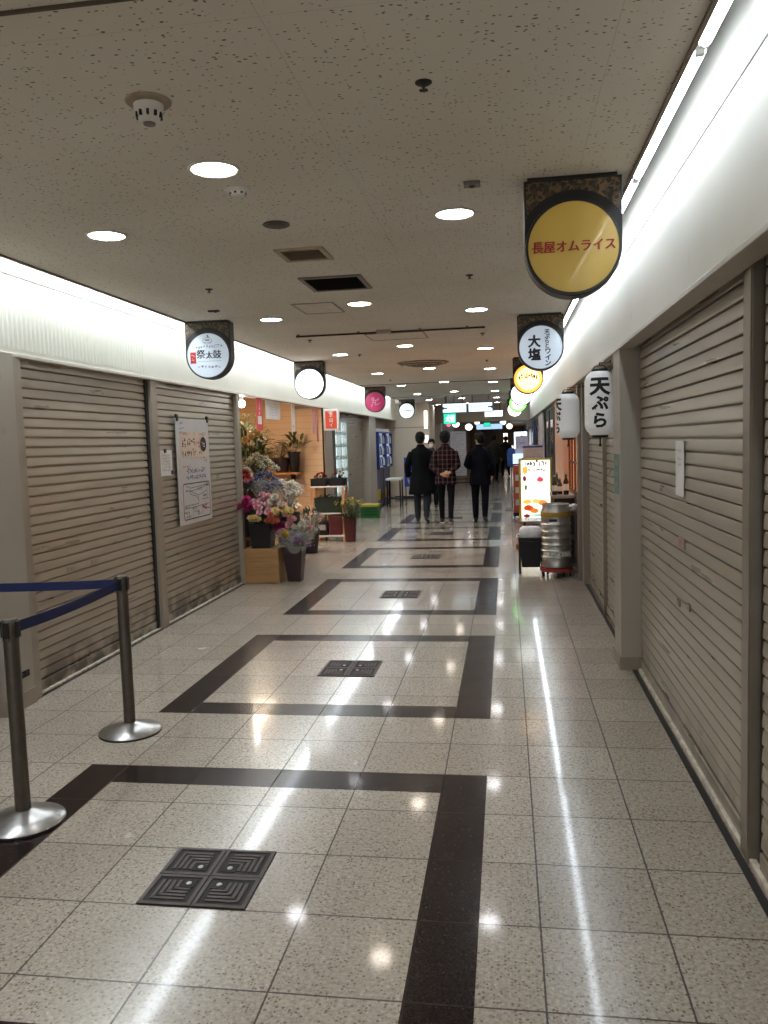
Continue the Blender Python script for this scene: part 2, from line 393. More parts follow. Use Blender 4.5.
# ------------------------------------------------------------------ roller shutters
def shutter(name_label, x, y0, y1, facing, mat, z1=2.2, rails=(), railmat=None, pitch=0.0640, group='closed roller shutters', z0=0.03):
    """curtain in the plane x; facing +1 = looks to +x"""
    t = thing('roller_shutter', name_label, 'shutter', (x, (y0 + y1) / 2, 0), group=group)
    hw = (y1 - y0) / 2; prof = []
    n = int((z1 - z0 - .06) / pitch)
    shape = [(0.00, -.026), (0.085, -.026), (0.09, .0035), (0.14, .0056), (0.25, .0060), (0.50, .0046), (0.75, .0028), (0.90, .0014), (0.955, .0), (0.96, -.026)]
    for i in range(n + 1):
        for (u, d) in shape:
            z = z0 + .06 + (i + u) * pitch
            if z <= z1 + .06: prof.append((facing * d, z))
    mb = MB(); vs = [(p[0], -hw, p[1]) for p in prof] + [(p[0], hw, p[1]) for p in prof]; k = len(prof)
    vs += [(-facing * .02, -hw, prof[0][1]), (-facing * .02, -hw, prof[-1][1]), (-facing * .02, hw, prof[0][1]), (-facing * .02, hw, prof[-1][1])]
    fs = [(i, i + 1, k + i + 1, k + i) for i in range(k - 1)] + [(2 * k, 2 * k + 1, 2 * k + 3, 2 * k + 2)]
    mb.add(vs, fs); mb.build('curtain', mat, t, recalc=True)
    b = MB().box(min(-facing * .02, facing * .012), max(-facing * .02, facing * .012), -hw, hw, z0 - .012, z0 + .055)
    b.build('bottom_bar', mat, t, bevel=.006)
    for (ya, yb, proud, mt) in rails:
        yc = (y0 + y1) / 2
        b = MB().box(min(-facing * .03, facing * proud), max(-facing * .03, facing * proud), ya - yc, yb - yc, 0, z1)
        w = yb - ya; e = .012
        b.box(min(facing * proud, facing * (proud + .006)), max(facing * proud, facing * (proud + .006)), ya - yc + w * .0, ya - yc + w * .3, 0, z1)
        b.build('guide_rail', mt, t, bevel=.004)
    return t
s1 = shutter('near left roller shutter, wide and plain, behind the rope posts', -3.17, 2.67, 4.57, 1, M['shutL'], 2.21, [(2.57, 2.665, .055, M['railL'])])
s2 = shutter('left roller shutter with the paper poster, beside the flower shop', -3.17, 4.74, 6.88, 1, M['shutL'], 2.21, [(4.60, 4.735, .045, M['railL']), (6.885, 6.99, .05, M['railL'])])
MB().box(-.03, .02, -.03, .03, 0, 2.2).build('guide_channel', M['black'], s1, loc=(0, .965, 0))
for (yy, zz) in ((-.20, .66), (.14, .66)): MB().box(.0, .010, -.05, .05, -.022, .022).lathe([(.012, 0), (.012, .006)], 14, m=Matrix.Translation((.008, 0, 0)) @ Matrix.Rotation(PI / 2, 4, 'Y')).build('lock_plate', M['railL'], s1, loc=(0, yy * 1.0 - .22, zz + .10), bevel=.003)
s3 = shutter('right roller shutter with a white paper strip, before the beige pillar', 0.80, .98, 3.42, -1, M['shutR'], 2.18, [(.865, .975, .03, M['rail'])])
for (yy, zz) in ((-.0, .71), (-.24, .735)): MB().box(-.010, 0, -.03, .03, -.018, .018).build('lock_plate', M['rail'], s3, loc=(-.004, yy, zz), bevel=.003)
shutter('nearest right roller shutter at the edge of the photo', 0.80, -2.6, .80, -1, M['shutR'], 2.18, [(.805, .855, -.005, M['black'])])
shutter('right roller shutter directly behind the first white lantern', 0.79, 3.78, 5.2, -1, M['shutR'], 2.18, [(5.205, 5.29, .03, M['rail'])])
shutter('right roller shutter between the two white lanterns and the keg', 0.79, 5.3, 6.73, -1, M['shutR'], 2.18)
shutter('farther left roller shutter beyond the lit display case', -3.30, 13.8, 16.1, 1, M['shutL'], 2.2)

# ------------------------------------------------------------------ fluorescent lights in the coves
tube_m = em('fluorescent glow', (0.82, 0.91, 1.0, 1), TUBE_RIGHT); diff_m = em('diffuser glow', (0.86, 0.93, 1.0, 1), TUBE_LEFT)
def batten(side, y, L, label, x, z):
    t = thing('fluorescent_light', label, 'light', (x, y, z), group='fluorescent lights in the %s cove' % side)
    if side == 'left':
        MB().prism([(.075 * math.cos(a), .03 * math.sin(a)) for a in [PI + PI * k / 12 for k in range(13)]], 'y', -L / 2 + .02, L / 2 - .02).build('diffuser', diff_m, t, smooth=40)
        MB().box(-.08, .08, -L / 2, L / 2, .001, 2.945 - z).build('housing', M['whitep'], t, bevel=.004)
        for sgn in (-1, 1): MB().prism([(.08 * math.cos(a), .034 * math.sin(a)) for a in [PI + PI * k / 12 for k in range(13)]], 'y', -.01, .01).build('end_cap', M['whitep'], t, loc=(0, sgn * (L / 2 - .012), 0))
        return
    MB().tube([(0, -L / 2 + .02, 0), (0, L / 2 - .02, 0)], .021, 16).build('tube', tube_m, t, smooth=True)
    MB().box(-.034, .034, -L / 2, L / 2, .032, .075).box(-.012, .012, -L / 2 + .1, -L / 2 + .13, .07, 3.31 - z).box(-.012, .012, L / 2 - .13, L / 2 - .1, .07, 3.31 - z).build('housing', M['whitep'], t, bevel=.004)
    for sgn in (-1, 1):
        MB().box(-.014, .014, -.012, .012, -.02, .045).build('lamp_holder', M['whitep'], t, loc=(0, sgn * (L / 2 - .012), 0), bevel=.003)
ordn = ['first', 'second', 'third', 'fourth', 'fifth', 'sixth', 'seventh', 'eighth', 'ninth', 'tenth', 'eleventh', 'twelfth', 'thirteenth', 'fourteenth', 'fifteenth', 'sixteenth', 'seventeenth', 'eighteenth', 'nineteenth', 'twentieth', 'twenty-first', 'twenty-second']
y = -3.9; i = 0
while y < 23.2:
    batten('right', y, 1.24, '%s fluorescent tube from the near end of the right ceiling cove' % ordn[i], 0.53, 2.765); y += 1.27; i += 1
y = -3.2; i = 0
while y < 20:
    batten('left', y, 2.36, '%s long fluorescent tube from the near end of the left ceiling cove' % ordn[i], -2.99, 2.885); y += 2.4; i += 1

# ------------------------------------------------------------------ downlights
lens_m = em('downlight glow', (0.98, 0.97, 1.0, 1), DOWNLIGHT)
t = thing('downlight', 'x', 'ceiling light', (0, 0, H), group='round recessed downlights')
MB().lathe([(.092, 0), (.104, -.001), (.108, -.005), (.104, -.010), (.094, -.009), (.090, -.003)], 40, capped=False).build('trim_ring', M['whitep'], t, smooth=True)
MB().lathe([(.0935, -.002), (.0935, -.006), (.05, -.007), (.001, -.007)], 40).build('lens', lens_m, t, smooth=40)
DL = t; first = True; DL.scale = (.94, .94, 1)
warm_m = em('warm downlight glow', (1.0, 0.88, 0.74, 1), DOWNLIGHT); lens_o = [c for c in kids(DL) if c.name.startswith('lens')][0]
warm_lens = lens_o.data.copy(); warm_lens.materials.clear(); warm_lens.materials.append(warm_m)
rows = {'left': (-2.045, [-1.2, 1.78, 4.70, 7.65, 10.55, 13.5, 16.4, 19.3, 22.2]), 'middle': (-1.185, [-2.0, .97, 4.17, 7.07, 10.04, 12.95, 16.0, 19.0, 21.9]), 'right': (-.305, [-1.2, 1.84, 4.77, 7.70, 10.55, 13.5, 16.4, 19.3, 22.2])}
for rn, (x, ys) in rows.items():
    for k, yy in enumerate(ys):
        lm = warm_m if rn == 'middle' else lens_m
        lab = 'round recessed downlight in the %s row, %s in view from the camera' % (rn, ordn[k - 1]) if k else 'round recessed downlight of the %s row behind the camera' % rn
        if first: DL.location = (x, yy, H); DL['label'] = lab; first = False
        else:
            r_ = dup(DL, (x, yy, H), lab)
            if rn == 'middle':
                for c_ in kids(r_):
                    if c_.name.startswith('lens'): c_.data = warm_lens

# ------------------------------------------------------------------ ceiling fittings
def detector(name, label, x, y, big):
    t = thing(name, label, 'smoke detector', (x, y, H)); t.scale = (.9, .9, .8)
    if big:
        MB().lathe([(.078, 0), (.078, -.006), (.07, -.014), (.05, -.016)], 36).build('mounting_base', pm('aged cream plastic', srgb(158, 142, 120), .5), t, smooth=40)
        MB().lathe([(.052, -.014), (.050, -.03), (.042, -.045), (.036, -.075), (.032, -.082), (.02, -.084)], 36).build('head', M['whitep'], t, smooth=40)
        for k in range(10):
            a = 2 * PI * k / 10
            MB().box(-.0045, .0045, -.004, .004, -.066, -.046).build('slot', M['black'], t, loc=(.0415 * math.cos(a), .0415 * math.sin(a), 0)).rotation_euler = (0, 0, a + PI / 2)
        MB().lathe([(.022, -.0835), (.02, -.09), (.008, -.092)], 24).build('sensor_cap', M['grey'], t, smooth=40)
    else:
        MB().lathe([(.06, 0), (.06, -.008), (.05, -.016), (.04, -.018)], 36).build('mounting_base', M['whitep'], t, smooth=40)
        MB().lathe([(.042, -.016), (.038, -.028), (.026, -.036), (.01, -.038)], 36).build('head', M['whitep'], t, smooth=40)
        for k in range(8):
            a = 2 * PI * k / 8
            MB().box(-.006, .006, -.003, .003, -.030, -.022).build('slot', M['black'], t, loc=(.0375 * math.cos(a), .0375 * math.sin(a), 0)).rotation_euler = (0, 0, a + PI / 2)
detector('smoke_detector', 'white cone-shaped smoke detector, largest thing on the near left ceiling', -1.165, .335, True)
detector('smoke_detector', 'small flat white smoke detector just beyond the nearest middle downlight', -1.18, 1.24, False)
t = thing('ceiling_speaker', 'small round brown ceiling speaker before the square vents', 'speaker', (-1.175, 1.81, H))
MB().lathe([(.064, 0), (.066, -.006), (.06, -.009), (.05, -.006)], 36).build('rim', pm('brown grille', srgb(96, 84, 70), .5), t, smooth=40)
MB().lathe([(.05, -.004), (.045, -.008), (.02, -.010)], 36).build('grille', pm('brown mesh', srgb(82, 70, 58), .6, 0, .4, 160), t, smooth=40)
def vent(label, x0, x1, y0, y1, n, fm, sm, deep):
    t = thing('ceiling_vent', label, 'vent', ((x0 + x1) / 2, (y0 + y1) / 2, H)); w, d = (x1 - x0) / 2, (y1 - y0) / 2
    f = MB(); e = .03
    for (a, b, c, dd) in ((-w, w, -d, -d + e), (-w, w, d - e, d), (-w, -w + e, -d + e, d - e), (w - e, w, -d + e, d - e)): f.box(a, b, c, dd, -.012, 0)
    f.build('frame', fm, t, bevel=.003)
    MB().box(-w + e, w - e, -d + e, d - e, -.001, 0).build('backing', M['black'], t)
    for k in range(n):
        yy = -d + e + (k + .5) * (2 * d - 2 * e) / n
        m = Matrix.Translation((0, yy, -.006)) @ Matrix.Rotation(R(35), 4, 'X')
        MB().box(-w + e, w - e, -.008, .008, -.0012, .0012, m).build('slat', sm, t)
vent('cream framed square ceiling vent nearer the camera', -1.335, -1.055, 2.30, 2.60, 9, pm('cream frame', srgb(176, 158, 134), .5), pm('cream slat', srgb(150, 132, 108), .5), 0)
vent('black slatted ceiling vent beyond the cream one', -1.40, -.985, 3.09, 3.56, 10, pm('vent frame', srgb(120, 108, 94), .5), M['blackm'], 0)
t = thing('ceiling_diffuser', 'large round dusty air diffuser far along the ceiling', 'vent', (-1.19, 9.15, H))
for k, (r0, r1, z) in enumerate([(.36, .30, -.01), (.27, .21, -.03), (.18, .12, -.045), (.09, .01, -.05)]):
    MB().lathe([(r0, 0 if k == 0 else z + .012), (r0, z + .006), ((r0 + r1) / 2, z - .006), (r1, z + .004)], 40, capped=(k == 3)).build('ring', pm('dusty diffuser', srgb(132, 120, 104), .6, 0, .3), t, smooth=40)
def hatch_panel(label, x0, x1, y0, y1):
    t = thing('access_panel', label, 'ceiling panel', ((x0 + x1) / 2, (y0 + y1) / 2, H)); w, d = (x1 - x0) / 2, (y1 - y0) / 2
    f = MB(); e = .012
    for (a, b, c, dd) in ((-w, w, -d, -d + e), (-w, w, d - e, d), (-w, -w + e, -d + e, d - e), (w - e, w, -d + e, d - e)): f.box(a, b, c, dd, -.006, 0)
    f.build('frame', pm('panel frame', srgb(150, 140, 126), .5), t)
    MB().box(-w + e, w - e, -d + e, d - e, -.003, 0).build('panel', pm('panel board', srgb(226, 219, 207), .8), t)
hatch_panel('square access panel in the ceiling before the hanging rail', -1.70, -1.37, 4.04, 4.53)
hatch_panel('wider access panel in the ceiling just past the hanging rail', -1.46, -.865, 5.96, 6.48)
t = thing('ceiling_rail', 'thin dark curtain rail across the ceiling with a small junction box', 'rail', (-1.18, 5.75, H))
MB().box(-.92, .92, -.010, .010, -.028, -.012).build('bar', M['dark'], t)
for x in (-.9, -.3, .3, .75): MB().box(-.012, .012, -.012, .012, -.014, 0).build('bracket', M['grey'], t, loc=(x, 0, 0))
MB().box(-.12, .02, -.05, .05, -.03, 0).build('junction_box', pm('beige box', srgb(176, 164, 146), .5), t, bevel=.004)
sp = thing('sprinkler', 'x', 'sprinkler', (0, 0, H), group='dark ceiling sprinklers'); sp.scale = (.72, .72, .62)
MB().lathe([(.036, 0), (.036, -.004), (.028, -.010), (.014, -.012)], 28).build('escutcheon', M['dark'], sp, smooth=40)
mb = MB().lathe([(.010, -.010), (.010, -.022), (.006, -.024), (.006, -.036)], 16)
mb.build('nozzle', M['dark'], sp, smooth=40)
mb = MB()
for k in range(8): mb.box(-.004, .004, .004, .019, -.040, -.037, Matrix.Rotation(2 * PI * k / 8, 4, 'Z'))
mb.lathe([(.008, -.041), (.008, -.036)], 16)
mb.build('deflector', M['dark'], sp)
spl = [(-.31, .39, 'nearest dark sprinkler on the ceiling, well before the yellow sign'), (-2.07, 3.28, 'dark sprinkler on the left ceiling near the white drum-lettered sign'), (-.30, 3.34, 'dark sprinkler just before the second downlight of the right row'),
       (-2.07, 6.19, 'dark sprinkler just before the blank glowing sign'), (-1.83, 7.78, 'dark sprinkler just beyond the third left downlight'), (-.30, 6.33, 'dark sprinkler between the second and third right downlights'), (-.32, 9.21, 'dark sprinkler between the third and fourth right downlights'), (-2.05, 12.02, 'dark sprinkler between the fourth and fifth left downlights')]
for k, (x, y, lab) in enumerate(spl):
    if k == 0: sp.location = (x, y, H); sp['label'] = lab
    else: dup(sp, (x, y, H), lab)
t = thing('ceiling_sensor', 'small square grey sensor plate beside the nearest right downlight', 'sensor', (-.205, 1.40, H))
MB().box(-.035, .035, -.03, .03, -.014, 0).build('plate', M['grey'], t, bevel=.004); MB().lathe([(.014, -.013), (.012, -.02), (.004, -.022)], 20).build('eye', M['black'], t, smooth=40)
t = thing('ceiling_sensor', 'small dark sensor plate beside the second left downlight', 'sensor', (-2.33, 4.12, H))
MB().box(-.06, .03, -.02, .02, -.012, 0).build('plate', M['dark'], t, bevel=.004); MB().lathe([(.012, -.011), (.010, -.018), (.003, -.02)], 20).build('eye', M['black'], t, smooth=40)
for k, (yy, w) in enumerate([(-.235, .009), (13.0, .02), (17.6, .02), (21.6, .05)]):
    struct('trim_%d' % (30 + k), MB().box(-2.77, .45, yy, yy + w, H - .008, H), pm('joint strip', srgb(84, 72, 60), .6), '%s dark joint strip across the ceiling' % ordn[k], 'trim')

# ------------------------------------------------------------------ hanging round signs
def sign(label, cx, y, facemat, depth=.11, build=None, glow=False, group='round shop signs hung under the ceiling'):
    t = thing('hanging_sign', label, 'sign', (cx, y, H), group=group)
    w = .2; zc = -.292
    arc = [(w * math.cos(a), zc + w * math.sin(a)) for a in [PI + PI * k / 28 for k in range(29)]]
    poly = [(-w, -.012)] + arc + [(w, -.012)]
    MB().prism(poly, 'y', 0, depth).build('box', M['blackm'], t, bevel=.004)
    MB().box(-w + .015, w - .02, .0, depth - .01, -.013, 0).build('mounting_plate', M['black'], t)
    # brocade spandrel panel on the front, with the round opening
    outer = [(w - .008, zc + .03), (w - .008, -.02), (-w + .008, -.02), (-w + .008, zc + .03)]
    N = 40; mb = MB(); ring = []
    for k in range(N + 1):
        a = PI * k / N; c, s = math.cos(a), math.sin(a); rr = .232
        e = min((w - .008) / abs(c) if abs(c) > 1e-6 else 9, (-.02 - zc) / s if s > 1e-6 else 9)
        e = max(e, .2); r1_ = min(rr, e)
        ring += [(r1_ * c, -.003, zc + r1_ * s), (e * c, -.003, zc + e * s)]
    mb.add(ring, [(2 * k, 2 * k + 1, 2 * k + 3, 2 * k + 2) for k in range(N)]); mb.build('brocade_panel', M['gold'], t)
    MB().lathe([(.186, 0), (.186, .010), (.196, .010), (.198, 0)], 56, m=Matrix.Translation((0, .002, zc)) @ Matrix.Rotation(PI / 2, 4, 'X'), capped=False).build('rim', M['black'], t, smooth=40)
    MB().lathe([(.1868, 0), (.1868, .006), (.15, .0085), (.001, .0095)], 56, m=Matrix.Translation((0, .002, zc)) @ Matrix.Rotation(PI / 2, 4, 'X')).build('face', facemat, t, smooth=40)
    if build: build(t, zc)
    return t
FY = -.0092
def yellow_text(t, zc):
    mb = MB(); [write(mb, '長屋オムライス', .0515, (dx, FY - .0002 * k, zc + .002 + dz), sx=.96) for k, (dx, dz) in enumerate([(-.0016, 0), (0, .0008), (.0016, 0), (0, -.0008)])]; mb.build('lettering', pm('crimson letters', srgb(168, 40, 44), .6), t)
sign('near right round sign with a yellow face and red lettering', .21, 1.4, pm('yellow acrylic', srgb(216, 180, 84), .35, 0, .04, 4, coat=.2), build=yellow_text)
def tempura_text(t, zc):
    mb = MB(); [column_text(mb, '大塩', .112, (-.055 + dx, FY - .0002 * k, zc - .002 + dz), pitch=1.0) for k, (dx, dz) in enumerate([(-.005, 0), (0, .004), (.005, 0), (0, -.004)])]
    column_text(mb, '天ぷらと', .046, (.056, FY, zc + .072), pitch=.86, bold=.03); column_text(mb, 'ワイン', .056, (.062, FY, zc - .088), pitch=.90, bold=.032)
    mb.build('lettering', M['ink'], t)
sign('white round sign with bold black brush lettering, second on the right', .233, 5.2, em('pale glowing sign face', (.55, .68, .85, 1), .35, srgb(206, 214, 224)), build=tempura_text)  # sign is unlit; a faint blue glow is put into its face
def orange_text(t, zc):
    mb = MB(); scribble(mb, .26, .06, 8, (0, FY, zc + .02), seed=5, th=.3); scribble(mb, .14, .03, 5, (-.02, FY, zc + .075), seed=6); mb.build('lettering', M['ink'], t)
    MB().lathe([(.150, 0), (.150, .002), (.186, .002), (.186, 0)], 48, m=Matrix.Translation((0, -.0045, zc)) @ Matrix.Rotation(PI / 2, 4, 'X'), capped=False).build('coloured_border', em('orange glow', (1, .42, .06, 1), 1.5), t)
sign('glowing orange round sign with small dark writing, third on the right', .225, 9.0, em('orange sign glow', (1, .72, .36, 1), 1.9), build=orange_text)
sign('glowing blank white round sign, fourth on the right', .21, 12.8, em('white sign glow', (1, 1, 1, 1), 2.6))
def green_text(t, zc):
    mb = MB(); scribble(mb, .16, .07, 4, (0, FY, zc), seed=9, th=.3); mb.build('lettering', pm('green print', srgb(40, 140, 50), .6), t)
    MB().lathe([(.135, 0), (.135, .003), (.187, .003), (.187, 0)], 48, m=Matrix.Translation((0, -.0045, zc)) @ Matrix.Rotation(PI / 2, 4, 'X'), capped=False).build('coloured_border', em('green glow', (.12, .85, .08, 1), 4.5), t)
sign('glowing round sign with a bright green border, fifth on the right', .20, 16.6, em('greenish white glow', (.9, 1, .88, 1), 2.2), build=green_text)
sign('farthest glowing white round sign on the right, beyond the green one', .17, 20.4, em('white sign glow', (1, 1, 1, 1), 2.6))
def drum_text(t, zc):
    mb = MB(); [(write(mb, '祭', .080, (-.062 + dx, FY - .0002 * k, zc + .012)), write(mb, '太', .064, (.012 + dx, FY - .0002 * k, zc + .002)), write(mb, '鼓', .076, (.082 + dx, FY - .0002 * k, zc + .006))) for k, dx in enumerate((-.0022, 0, .0022))]
    scribble(mb, .24, .026, 11, (.015, FY, zc + .072), seed=2); scribble(mb, .215, .022, 7, (.01, FY, zc - .098), seed=3)
    mb.build('lettering', M['ink'], t)
    mb = MB(); line2(mb, [(-.09, 0), (.12, .0)], .002, (.0, FY, zc - .05), FRONT); line2(mb, [(.0, .17), (.012, .15)], .012, (0, FY, zc), FRONT)
    pts = [(.04 * math.cos(a), .122 + .027 * math.sin(a)) for a in [2 * PI * k / 20 for k in range(21)]]; line2(mb, pts, .003, (0, FY, zc), FRONT); line2(mb, [(-.035, .11), (.035, .11)], .003, (0, FY, zc), FRONT); line2(mb, [(-.02, .128), (.02, .128)], .01, (0, FY, zc), FRONT)
    mb.build('drawn_emblem', M['grey'], t)
    mb = MB(); rect(mb, -.132, zc - .018, .05, .095, .0, at=(0, FY, 0)); mb.build('red_seal', M['red'], t)
    mb = MB(); scribble(mb, .03, .03, 2, (-.132, FY - .0006, zc + .0), seed=4); scribble(mb, .03, .03, 2, (-.132, FY - .0006, zc - .035), seed=8); mb.build('seal_marks', M['white'], t)
sign('white round sign with black brush lettering and a red seal, nearest on the left', -2.585, 4.6, em('pale glowing sign face', (.55, .68, .85, 1), .35), build=drum_text)
sign('glowing blank white round sign over the flower shop', -2.585, 8.25, em('white sign glow', (1, 1, 1, 1), 2.6))
def pink_text(t, zc):
    mb = MB(); at = (0, FY, zc)
    line2(mb, [(-.07, -.10), (-.03, .02), (-.015, .08), (-.05, .08), (-.06, .04), (.02, .03), (.07, .07), (.075, .04), (.04, .02)], .008, at, FRONT)
    line2(mb, [(.02, .03), (.0, -.06), (.05, -.05), (.10, -.02)], .008, at, FRONT); line2(mb, [(-.04, -.02), (.03, -.01)], .006, at, FRONT)
    mb.build('script_monogram', pm('pale pink print', srgb(236, 190, 208), .5), t)
sign('magenta round sign with a pale script monogram, third on the left', -2.565, 13.5, em('magenta sign face', srgb(190, 40, 100), .22, srgb(176, 44, 96)), build=pink_text)
def small_text(t, zc):
    mb = MB(); scribble(mb, .22, .04, 8, (0, FY, zc), seed=12, th=.28); mb.build('lettering', M['ink'], t)
sign('white round sign with a thin line of dark writing, farthest on the left', -2.56, 18.6, em('white face dim', (.85, .95, 1, 1), .75), build=small_text)

# ------------------------------------------------------------------ paper lanterns
def lantern(label, x, y, zt, zb, rad, text_dir):
    h = zt - zb; t = thing('paper_lantern', label, 'lantern', (x, y, zb), group='white paper lanterns under the right fascia')
    prof = []; N = 66
    for k in range(N + 1):
        u = k / N; z = .02 + u * (h - .04); e = abs(2 * u - 1)
        r = rad * (1 - .42 * max(0, (e - .62) / .38) ** 2.4) * (1 + .012 * (1 if k % 3 else -1))
        prof.append((r, z))
    MB().lathe(prof, 48).build('paper_body', em('lantern paper', (1, .98, .95, 1), .10, srgb(226, 226, 226)), t, smooth=True)  # faint glow put into the paper, no bulb inside
    MB().lathe([(rad * .5, 0), (rad * .54, .006), (rad * .54, .024), (rad * .5, .03)], 36).build('bottom_cap', M['black'], t, smooth=40)
    MB().lathe([(rad * .5, h - .03), (rad * .54, h - .024), (rad * .54, h - .004), (rad * .5, h)], 36).build('top_cap', M['black'], t, smooth=40)
    MB().tube([(-rad * .45, 0, h), (-rad * .3, 0, h + .02), (0, 0, h + .028), (rad * .3, 0, h + .02), (rad * .45, 0, h)], .004, 8).tube([(0, 0, h + .028), (0, 0, h + .045)], .004, 8).build('wire_handle', M['blackm'], t, smooth=True)
    MB().tube([(0, 0, -.05), (0, 0, 0)], .006, 8).ball((0, 0, -.055), .012).build('tassel_knob', M['black'], t, smooth=True)
    tmp = MB()
    for ch, zc, sz in (('天', .735, .145), ('ぷ', .495, .125), ('ら', .255, .125)): write(tmp, ch, sz * h / .53, (0, 0, zc * h), Matrix(((1, 0, 0), (0, 0, -1), (0, 1, 0))).to_4x4(), bold=.042, sx=1.08 if ch == '天' else 1.0)
    me = bpy.data.meshes.new('tmp'); me.from_pydata(tmp.v, [], tmp.f); bm = bmesh.new(); bm.from_mesh(me)
    for _ in range(3):
        bmesh.ops.triangulate(bm, faces=bm.faces); ed = [e for e in bm.edges if e.calc_length() > .012]
        if ed: bmesh.ops.subdivide_edges(bm, edges=ed, cuts=1)
    bmesh.ops.triangulate(bm, faces=bm.faces); bm.verts.ensure_lookup_table(); out = MB(); vs = []
    for v in bm.verts:
        u = (v.co.z - .02) / (h - .04); e = abs(2 * u - 1); r = rad * (1 - .42 * max(0, (e - .62) / .38) ** 2.4) * 1.02 + .001
        a = -PI / 2 + text_dir + v.co.x / rad
        vs.append((r * math.cos(a), r * math.sin(a), v.co.z))
    out.add(vs, [tuple(v.index for v in f.verts) for f in bm.faces]); bm.free(); bpy.data.meshes.remove(me)
    out.build('lettering', M['ink'], t, recalc=False)
    # bracket to the fascia
    t2 = MB().box(-.004, .704 - x, -.004, .004, h + .040, h + .047).tube([(0, 0, h + .03), (0, 0, h + .045)], .004, 8).tube([(.70 - x, 0, h + .046), (.70 - x, 0, 2.160 - zb)], .004, 8)
    t2.build('hanging_bracket', M['blackm'], t)
lantern('nearer white paper lantern with black brush lettering facing the camera', .622, 4.2, 2.09, 1.575, .112, R(-6))
lantern('farther white paper lantern turned so its lettering faces left', .515, 5.95, 2.02, 1.56, .108, R(-72))

# ------------------------------------------------------------------ papers on the shutters
t = thing('poster', 'tall white poster with a street map, hung by two clips on the left shutter', 'poster', (-3.135, 5.555, 1.37))
X = FROMR
MB().box(-.003, 0, -.425, .425, -.51, .51).build('sheet', pm('poster paper', srgb(200, 198, 198), .55, 0, .04, 5), t)
mb = MB(); rect(mb, .0, .255, .70, .25, .001); rect(mb, -.372, -.16, .03, .62, .001); mb2 = MB(); mb2.add([(v[0], v[2], .0008) for v in mb.v], mb.f, X); mb2.build('headline_panel', pm('peach panel', srgb(212, 192, 172), .6), t)
def flat(fn, mat, name, lift):
    mb = MB(); fn(mb, (lift, 0, 0)); mb.build(name, mat, t)
def marks(mb, at):
    scribble(mb, .10, .03, 4, (at[0], -.30, .46), X, 1); scribble(mb, .12, .025, 5, (at[0], -.28, .415), X, 2); scribble(mb, .22, .035, 8, (at[0], -.24, .365), X, 3); scribble(mb, .16, .035, 6, (at[0], .26, .36), X, 4)
    scribble(mb, .34, .075, 6, (at[0], -.13, .27), X, 5, .17); scribble(mb, .36, .075, 7, (at[0], -.12, .17), X, 6, .17); scribble(mb, .10, .04, 2, (at[0], .18, .175), X, 7); scribble(mb, .09, .06, 2, (at[0], .31, .10), X, 8)
flat(marks, M['ink'], 'small_print', .0014)
def redm(mb, at):
    scribble(mb, .13, .085, 2, (at[0], .11, .27), X, 11); scribble(mb, .2, .03, 6, (at[0], -.2, .045), X, 12); scribble(mb, .12, .03, 4, (at[0], .22, .12), X, 13)
    line2(mb, [(.15, -.36), (.27, -.395)], .02, at, X)
flat(redm, M['red'], 'red_print', .0016)
def bluem(mb, at):
    scribble(mb, .5, .042, 14, (at[0], .04, .0), X, 21, .24); scribble(mb, .54, .042, 15, (at[0], .04, -.065), X, 22, .24)
flat(bluem, M['blue'], 'blue_print', .0016)
def badge(mb, at):
    mb.add([(.26 + .085 * math.cos(2 * PI * k / 24), .26 + .075 * math.sin(2 * PI * k / 24), 0) for k in range(24)], [tuple(range(24))], Matrix.Translation(at) @ X)
flat(badge, M['ink'], 'round_badge', .0018)
mb = MB(); scribble(mb, .09, .06, 2, (.0022, .26, .26), X, 31); mb.build('badge_marks', M['white'], t)
def mp(mb, at):
    a = at
    line2(mb, [(-.30, -.12), (.36, -.12), (.38, -.14), (.38, -.44), (.36, -.465), (-.30, -.465), (-.32, -.44), (-.32, -.14), (-.30, -.12)], .010, a, X)
    for pts in ([(-.24, -.14), (-.14, -.165), (.3, -.15)], [(-.16, -.2), (.26, -.165)], [(-.12, -.2), (.06, -.245), (.3, -.21), (.3, -.29)], [(-.16, -.22), (.02, -.255), (.08, -.30)], [(.3, -.12), (.3, -.21)], [(.06, -.245), (.06, -.33), (-.28, -.33)], [(.16, -.29), (.34, -.29)], [(-.28, -.36), (.34, -.345)], [(-.1, -.33), (-.1, -.45)], [(.16, -.34), (.16, -.45)]):
        line2(mb, pts, .005, a, X)
    rect(mb, .34, -.15, .03, .03, 0, X, a)
    for k, (u, v) in enumerate([(-.2, -.19), (.12, -.185), (.24, -.255), (.30, -.155), (-.24, -.345), (-.05, -.365), (.22, -.36), (-.25, -.40), (.0, -.40), (.3, -.39), (-.2, -.44), (.08, -.43)]): scribble(mb, .13, .026, 4, (a[0], u, v), X, 40 + k, .22)
flat(mp, M['ink'], 'street_map', .0015)
for yy in (-.39, .40): MB().box(-.012, .012, -.018, .018, -.03, .035).build('clip', M['black'], t, loc=(0, yy, .51), bevel=.004)
t = thing('paper_notice', 'small white handwritten notice left of the tall poster', 'notice', (-3.15, 4.905, 1.465))
MB().box(-.002, 0, -.145, .145, -.115, .115).build('sheet', M['white'], t)
mb = MB()
for k in range(6): scribble(mb, .2, .02, 11, (.0012, 0, .07 - k * .027), X, 60 + k)
mb.build('small_print', M['grey'], t)
for (yy, zz) in ((-.01, .11), (.13, -.09)): MB().box(-.004, .008, -.02, .02, -.018, .018).build('clip', M['black'], t, loc=(0, yy, zz), bevel=.003)
t = thing('paper_notice', 'tall narrow white paper strip taped on the near right shutter', 'notice', (.787, 2.155, 1.41))
